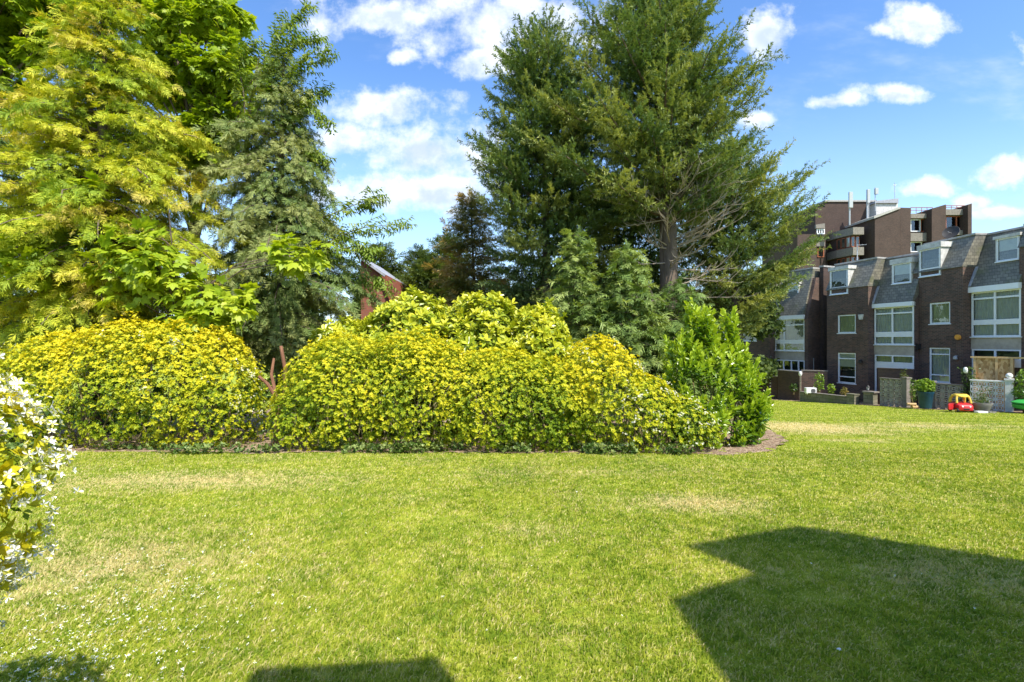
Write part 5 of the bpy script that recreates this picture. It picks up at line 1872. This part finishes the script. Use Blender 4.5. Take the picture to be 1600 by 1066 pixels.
def pots():
    d = 23.6
    b = P(1446, 638, d)
    root = tag(empty('plant_pot', b), 'large dark teal plant pot with a leafy bush between the two pierced screens', 'plant pot')
    k = d / F
    MB().lathe([(7.5 * k, 0), (9.8 * k, 22 * k), (10.8 * k, 24 * k), (10.8 * k, 26 * k), (9.6 * k, 26 * k), (9.0 * k, 22 * k)], (0, 0, 0), 28).build('pot', M['teal'], root, smooth=True)
    n = 420
    p = unit(rng.normal(0, 1, (n, 3))) * rng.uniform(.4, 1, (n, 1)) ** .5 * np.array([14 * k, 11 * k, 11 * k]) + [0, 0, 35 * k]
    V, Q, t = instances('rosette_small', p, unit(p - [0, 0, 22 * k] + rng.normal(0, .1, p.shape)), rng.normal(0, 1, p.shape), .14, .45 + rng.normal(0, .15, n))
    big_mesh('foliage', V, Q, M['laurel'], root, tint=t)
    d = 21.5; k = d / F
    b = P(1532, 646, d)
    root = tag(empty('plant_pot', b), 'low grey bowl shaped planter in front of the white screen', 'plant pot')
    MB().lathe([(8 * k, 0), (13 * k, 12 * k), (14.5 * k, 15.5 * k), (14.5 * k, 17 * k), (13 * k, 17 * k), (12 * k, 14 * k)], (0, 0, 0), 28).build('pot', M['greypot'], root, smooth=True)
    n = 150
    p = np.stack([rng.normal(0, 6 * k, n), rng.normal(0, 5 * k, n), 17 * k + np.abs(rng.normal(0, 5.5 * k, n))], -1)
    V, Q, t = instances('rosette_small', p, unit(rng.normal(0, .6, p.shape) + [0, 0, .8]), rng.normal(0, 1, p.shape), .09, .45 + rng.normal(0, .15, n))
    big_mesh('foliage', V, Q, M['ivy'], root, tint=t)
    MB().tube([(0, 0, 14 * k), (.05, 0, .75), (-.02, .03, 1.05)], .012, 5).build('stem', M['stem'], root)
    for i, (px, w, lab) in enumerate(((1533, .42, 'shallow white tray on the grass edge below the grey bowl planter'), (1548, .30, 'small grey stone tray right of the white tray'))):
        q = P(px, 648.5, 21.0)
        q.z = gz(21.0)
        rt = tag(MB().box(-w / 2, w / 2, -.10, .10, 0, .012).box(-w / 2, w / 2, -.10, -.085, .012, .08).box(-w / 2, w / 2, .085, .10, .012, .08)
                 .box(-w / 2, -w / 2 + .015, -.085, .085, .012, .08).box(w / 2 - .015, w / 2, -.085, .085, .012, .08).build('tray', M['whitewash' if i == 0 else 'greypot'], None, loc=q), lab, 'tray')
pots()


def aircon():
    d = 30.2; k = d / F
    b = P(1268, 615.8, d)
    root = tag(empty('air_conditioner', b, R(-8)), 'pale outdoor air conditioning unit on the low stone wall', 'air conditioner')
    w, h = 15 * k, 9.5 * k
    MB().box(-w / 2, w / 2, 0, .3, .05, h).box(-w / 2 + .05, -w / 2 + .1, .02, .28, -.02, .048).box(w / 2 - .1, w / 2 - .05, .02, .28, -.02, .048).build('casing', M['whitewash'], root, bevel=.015)
    fn = MB().lathe([(.0, 0), (.13, 0), (.13, .012), (0, .012)], n=20); fn.v = [(x, -z, y) for x, y, z in fn.v]
    fn.build('fan_grille', M['black'], root, loc=(w * .17, -.003, h * .52))
    m = MB()
    for j in range(5): m.box(-.13, .13, -.02, -.016, -.10 + j * .05, -.09 + j * .05)
    m.build('grille_bars', M['steel'], root, loc=(w * .17, 0, h * .52))
aircon()


def garden_plant(name, label, px, pyb, d, w, h, mat='laurel', tn='rosette_small', size=.15, n=160, tint=.45, flowers=0):
    k = d / F; b = P(px, pyb, d)
    root = tag(empty(name, b), label, 'plant')
    p = unit(rng.normal(0, 1, (n, 3))) * (rng.uniform(.1, 1, (n, 1)) ** .45) * np.array([w * k / 2, w * k / 2.4, h * k / 2]) * (1 + .35 * (vnoise(rng.normal(0, 2, (n, 3))) - .5))[:, None] + [0, 0, h * k * .55]
    V, Q, t = instances(tn, p, unit(rng.normal(0, .6, (n, 3)) + [0, -.1, .7]), rng.normal(0, 1, (n, 3)), size * rng.uniform(.7, 1.2, n), tint + rng.normal(0, .15, n))
    big_mesh('foliage', V, Q, M[mat], root, tint=t)
    mb = MB(); r = random.Random(int(px))
    for _ in range(5):
        mb.tube([(r.uniform(-.05, .05), 0, -.15), (r.uniform(-.15, .15), 0, h * k * .4), (r.uniform(-.3, .3) * w * k, 0, h * k * .8)], [.014, .01, .005], 5)
    mb.build('stems', M['stem'], root)
    if flowers:
        q = p[rng.integers(0, n, flowers)] + rng.normal(0, .03, (flowers, 3))
        V, Q, t = instances('flower', q, unit(rng.normal(0, .5, q.shape) + [0, -1, .3]), rng.normal(0, 1, q.shape), .05, .5)
        big_mesh('blossom', V, Q, M['petal'], root, tint=t)
garden_plant('garden_shrub', 'leafy green shrub against the brown wall behind the air conditioner', 1280, 616, 30.6, 17, 34, n=150, tint=.4)
garden_plant('garden_shrub', 'low pale green shrub right of the air conditioner', 1299, 617, 30.0, 12, 17, n=90, tint=.55)
garden_plant('flower_clump', 'rusty red clump of flowers at the end of the low stone wall', 1319, 619, 28.8, 12, 12, mat='orangetree', n=70, tint=.75)
garden_plant('garden_shrub', 'shrub with white blossom at the right edge beside the board shed', 1600, 640, 21.0, 28, 60, n=420, tint=.35, size=.13, flowers=60)
garden_plant('garden_shrub', 'small white flowered plant left of the teal pot', 1427, 632, 24.6, 13, 40, n=90, tint=.4, size=.12, flowers=14)
garden_plant('hanging_plant', 'dark round hanging plant on the garden wall left of the white lamp', 1240, 613, 32.3, 13, 13, mat='ivy', n=110, tint=.3, flowers=10)
garden_plant('climbing_plant', 'reddish climbing plant on the dark wall under the middle bay', 1412, 610, 25.7, 13, 34, mat='orangetree', n=110, tint=.15, size=.13)
garden_plant('low_plant', 'thin plant growing up the white pierced screen', 1540, 622, 21.7, 26, 20, mat='ivy', n=60, tint=.4, size=.09)

def board_shed():
    a, L, rz = seg(1521, 23.6, 1583, 22.6)
    zb = base_z(1583, 640, 22.6) - .1; zt = base_z(1550, 560, 23.1)
    H = zt - zb
    root = tag(empty('board_shed', (a.x, a.y, zb), rz), 'unfinished shed front of strand board on raw timber posts', 'shed')
    m = MB()
    for u0, u1 in ((0, .09), (L * .56, L * .56 + .09), (L - .09, L)):
        m.box(u0, u1, -.06, .03, 0, H)
    m.box(-.1, L + .5, -.08, .06, H + .002, H + .08)
    m.build('frame', M['pine'], root)
    MB().box(.092, L * .56 - .002, .0, .02, H * .30, H - .004).build('board_panel', M['osb'], root)
    MB().box(L * .56 + .092, L - .092, .0, .02, H * .30, H - .03).build('board_panel', M['osb'], root)
    MB().box(.0, L, .06, 1.4, .0, H - .02).build('shed_body', M['osb'], root)
    # sheet of brick behind: darker yard wall to the right
board_shed()

# green sand pit, paving edge, firewood sacks
q = P(1614, 640, 20.6); 
rt = tag(empty('sand_pit', q), 'bright green plastic sand pit at the right edge of the lawn', 'sand pit')
MB().lathe([(.50, 0), (.62, .06), (.64, .20), (.56, .24), (.52, .20)], n=20).build('tub', M['greenplastic'], rt, smooth=True)
MB().lathe([(.66, 0), (.66, .05), (.45, .14), (.02, .17)], (0, 0, .245), 20).build('lid', M['greenplastic'], rt, smooth=True)

def edging():
    a, L, rz = seg(1418, 24.9, 1460, 24.0)
    zb = base_z(1440, 641, 24.4)
    root = tag(empty('paving_step', (a.x, a.y, zb - .12), rz), 'worn pale paving step between the two grey screens', 'step')
    MB().box(0, L, -.25, .6, 0, .16).build('slab', M['conc_dark'], root)
    MB().box(.1, L - .1, -.15, .5, .162, .19).build('mat', M['pine'], root)
    r = random.Random(3)
    for k, (px, py, lab) in enumerate(((1424, 634, 'pale sawn log left of the teal pot, upper of the two'), (1430, 638, 'pale sawn log left of the teal pot, lower of the two'))):
        c = P(px, py, 24.5)
        rt = tag(empty('log', c, R(20 * k - 10)), lab, 'log', 'sawn logs beside the teal pot')
        MB().tube([(-.2, 0, .07), (.2, 0, .07)], .07, 10).build('wood', M['pine'], rt)
    a, L, rz = seg(1572, 20.9, 1640, 20.0)
    zb = base_z(1590, 655, 20.6)
    root = tag(empty('paving_step', (a.x, a.y, zb - .1), rz), 'dark stone kerb at the right edge in front of the shed', 'step')
    MB().box(0, L, -.15, .5, 0, .2).build('slab', M['stone'], root)
    # dark earth strip in front of the walls
edging()


# ------------------------------------------------------------------ soil strip along the garden walls
def strip():
    a = np.array([[1150, 36.4], [1251, 31.3], [1340, 27.6], [1460, 23.6], [1575, 21.2], [1700, 19.2]])
    wx = (a[:, 0] - 800) / F * a[:, 1]
    def keep(x, y):
        edge = np.interp(y, a[::-1, 1], wx[::-1])
        w = .12 * (vnoise(np.stack([x * 4, y * 4, x * 0], -1), 4) - .5)
        return (x > edge - .18 + w) & (x < edge + 5) & (y > 18.5) & (y < 37)
    sheet('garden_soil', np.arange(17, 34, .1), np.arange(18, 38, .1), M['soil'], dz=.012, keep=keep, lump=.03)
strip()

# ------------------------------------------------------------------ grass blades
def grass():
    def field(n, y0, y1, p, xfun):
        u = rng.random(n)
        y = (y0 ** p + (y1 ** p - y0 ** p) * u) ** (1 / p)
        lo, hi = xfun(y)
        x = lo + (hi - lo) * rng.random(n)
        return x, y
    X, Y = [], []
    x, y = field(640000, 1.6, 8.6, .75, lambda y: (-1.3 * y - .9, 1.3 * y + 1.2)); X.append(x); Y.append(y)
    x, y = field(170000, 8.0, 34, .55, lambda y: (np.maximum(.30 * y, 2.4), 1.15 * y + 1.5)); X.append(x); Y.append(y)
    x = np.concatenate(X); y = np.concatenate(Y)
    dens = vnoise(np.stack([x * 9, y * 9, x * 0], -1), 6) * .6 + vnoise(np.stack([x * 2.5, y * 2.5, x * 0], -1), 7) * .4
    k = (~in_bed(x, y - .04)) & (rng.random(len(x)) < .35 + 1.3 * dens)
    wl = np.interp(y, [18, 21.2, 23.6, 27.6, 31.3, 36.4], [23.5, 21.76, 20.63, 19.74, 18.7, 16.9])
    k &= (y < 18) | (x < wl - .1)
    x, y, dens = x[k], y[k], dens[k]
    n = len(x)
    L = (.018 + .022 * dens) * rng.uniform(.6, 1.3, n) * (1 + np.clip(y - 5, 0, 20) * .028)
    long = rng.random(n) < .006
    L = np.where(long & (y < 7), L * 1.7, L)
    w = (.0017 + .00062 * np.clip(y, 0, 16)) * rng.uniform(.7, 1.3, n)
    az = rng.uniform(0, 2 * math.pi, n)
    # the lawn leans in patches
    laz = 6.28 * vnoise(np.stack([x * .8, y * .8, x * 0], -1), 8)
    lean = np.abs(rng.normal(.85, .45, n))
    bx = np.cos(az) * .95 + np.cos(laz) * .12; by = np.sin(az) * .95 + np.sin(laz) * .12
    z = ground_z(y)
    sx, sy = -np.sin(az + 1.2), np.cos(az + 1.2)
    b = np.stack([x, y, z - .003], -1)
    side = np.stack([sx * w, sy * w, 0 * w], -1)
    mid = b + np.stack([bx * L * .28 * lean, by * L * .28 * lean, L * .55], -1)
    tip = b + np.stack([bx * L * .85 * lean, by * L * .85 * lean, L * np.clip(1.02 - .34 * lean, .2, 1)], -1)
    tint = rng.normal(.5, .26, n)
    # two-segment blades as quads: (b-,b+,mid+,mid-) and (mid-,mid+,tip,tip)
    near = y < 9
    V = np.stack([b - side, b + side, mid + side * .8, mid - side * .8, tip + side * .12, tip - side * .12], 1)
    Vn = V[near].reshape(-1, 3)
    i = np.arange(near.sum())[:, None] * 6
    Qn = np.concatenate([i + [0, 1, 2, 3], i + [3, 2, 4, 5]], 0)
    tn = np.concatenate([tint[near], tint[near]])
    Vf = V[~near][:, [0, 1, 4, 5]].reshape(-1, 3)
    Qf = np.arange(len(Vf)).reshape(-1, 4) + len(Vn)
    V = np.concatenate([Vn, Vf]); Q = np.concatenate([Qn, Qf]); t = np.concatenate([tn, tint[~near]])
    tag(big_mesh('grass', V, Q, M['grass'], tint=t), 'short mown grass blades of the lawn with dry straw patches', 'grass', kind='stuff')
grass()

# fallen petals under the blossoming shrub, and a few strays
n = 900
x = -2.42 + rng.normal(0, .33, n) + rng.exponential(.22, n); y = 2.15 + np.abs(rng.normal(0, .75, n))
k = (y > 1.9) & (x > -4) & (x < -.9 + 0 * y)
x, y = x[k], y[k]
x = np.concatenate([x, rng.uniform(-3, 3, 60)]); y = np.concatenate([y, rng.uniform(2.2, 6, 60)])
n = len(x)
pz = ground_z(y) + rng.uniform(.012, .05, n)
V, Q, t = instances('flower', np.stack([x, y, pz], -1), unit(rng.normal(0, .4, (n, 3)) + [0, 0, 1]), rng.normal(0, 1, (n, 3)), .0085 * rng.uniform(.7, 1.5, n), .5)
sel = rng.random(len(Q)) < .55
tag(big_mesh('fallen_petals', V, Q[sel], M['petal'], tint=t[sel]), 'white petals scattered over the grass in the near left corner', 'petals', kind='stuff')

# dry leaves and clods on the bare soil
n = 2600
x = rng.uniform(2.6, 5.9, n); y = rng.uniform(7.9, 13, n)
k = in_bed(x, y); x, y = x[k], y[k]; n = len(x)
V, Q, t = instances('rosette_small', np.stack([x, y, ground_z(y) + .03], -1), unit(rng.normal(0, 1, (n, 3))), rng.normal(0, 1, (n, 3)), .030 * rng.uniform(.5, 1.6, n), .5)
sel = rng.random(len(Q)) < .35
tag(big_mesh('dry_litter', V, Q[sel], M['soil'], tint=t[sel]), 'dry leaf litter and crumbs of earth on the bare soil', 'litter', kind='stuff')

# a single pale dead leaf lying in the shade
q = P(1308, 1026, 2.45); q.z = gz(2.45) + .035
V, Q, t = instances('maple', [tuple(q)], [(1, .3, .15)], [(0, 0, 1)], .028, .5)
tag(big_mesh('fallen_leaf', V, Q, M['petal'], tint=t, origin=tuple(q)), 'curled pale dead leaf lying in the shaded grass', 'leaf')


# ------------------------------------------------------------------ the building behind the camera whose shadow falls on the lawn
def shade_house():
    root = tag(empty('apartment_house', (6, -6, 0)), 'brick house behind the viewer that shades the near right corner of the lawn', 'house')
    HT = 6.0
    k = HT / math.tan(SUN_EL)
    off = Vector((SUN_H.x, SUN_H.y)) * k
    # corner points of the roof, found by going from the shadow's corners back towards the sun
    S_ = [(1.36, 3.80), (2.5, 4.22), (3.7, 3.55), (6.5, 2.6), (9.5, 1.9)]
    roof = [Vector(p) + off for p in S_]
    pl = [(p.x - 6, p.y + 6) for p in roof] + [(12, -2.0), (12, -6), (roof[0].x - 6 + 1.3, -6)] + [(roof[0].x - 6 + 1.25, roof[0].y + 6 - 1.1)]
    MB().prism_z(pl[::-1], -.2, HT).build('wall', M['brick'], root)
    # lower wing to the left: its corner makes the second step of the shadow
    h2 = 5.6; k2 = h2 / math.tan(SUN_EL); o2 = Vector((SUN_H.x, SUN_H.y)) * k2
    c = Vector((.98, 3.0)) + o2
    q = Vector((1.9, 3.45)) + o2
    MB().prism_z([(c.x - 6, c.y + 6), (c.x - 6 + .3, -6), (4, -6), (4, q.y + 6 - .3), (q.x - 6, q.y + 6)], -.2, h2).build('wing', M['brick'], root)
    # unseen block, added and shaped so its shadow grazes the bottom of the view
    h3 = 4.2; k3 = h3 / math.tan(SUN_EL); o3 = Vector((SUN_H.x, SUN_H.y)) * k3
    a = Vector((-1.25, 2.36)) + o3; b = Vector((-.38, 2.44)) + o3
    MB().prism_z([(a.x - 6, a.y + 6), (a.x - 6 + .2, -1), (b.x - 6 + .2, -1), (b.x - 6, b.y + 6)], -.2, h3).build('shadow_block', M['dirtywhite'], root)
shade_house()
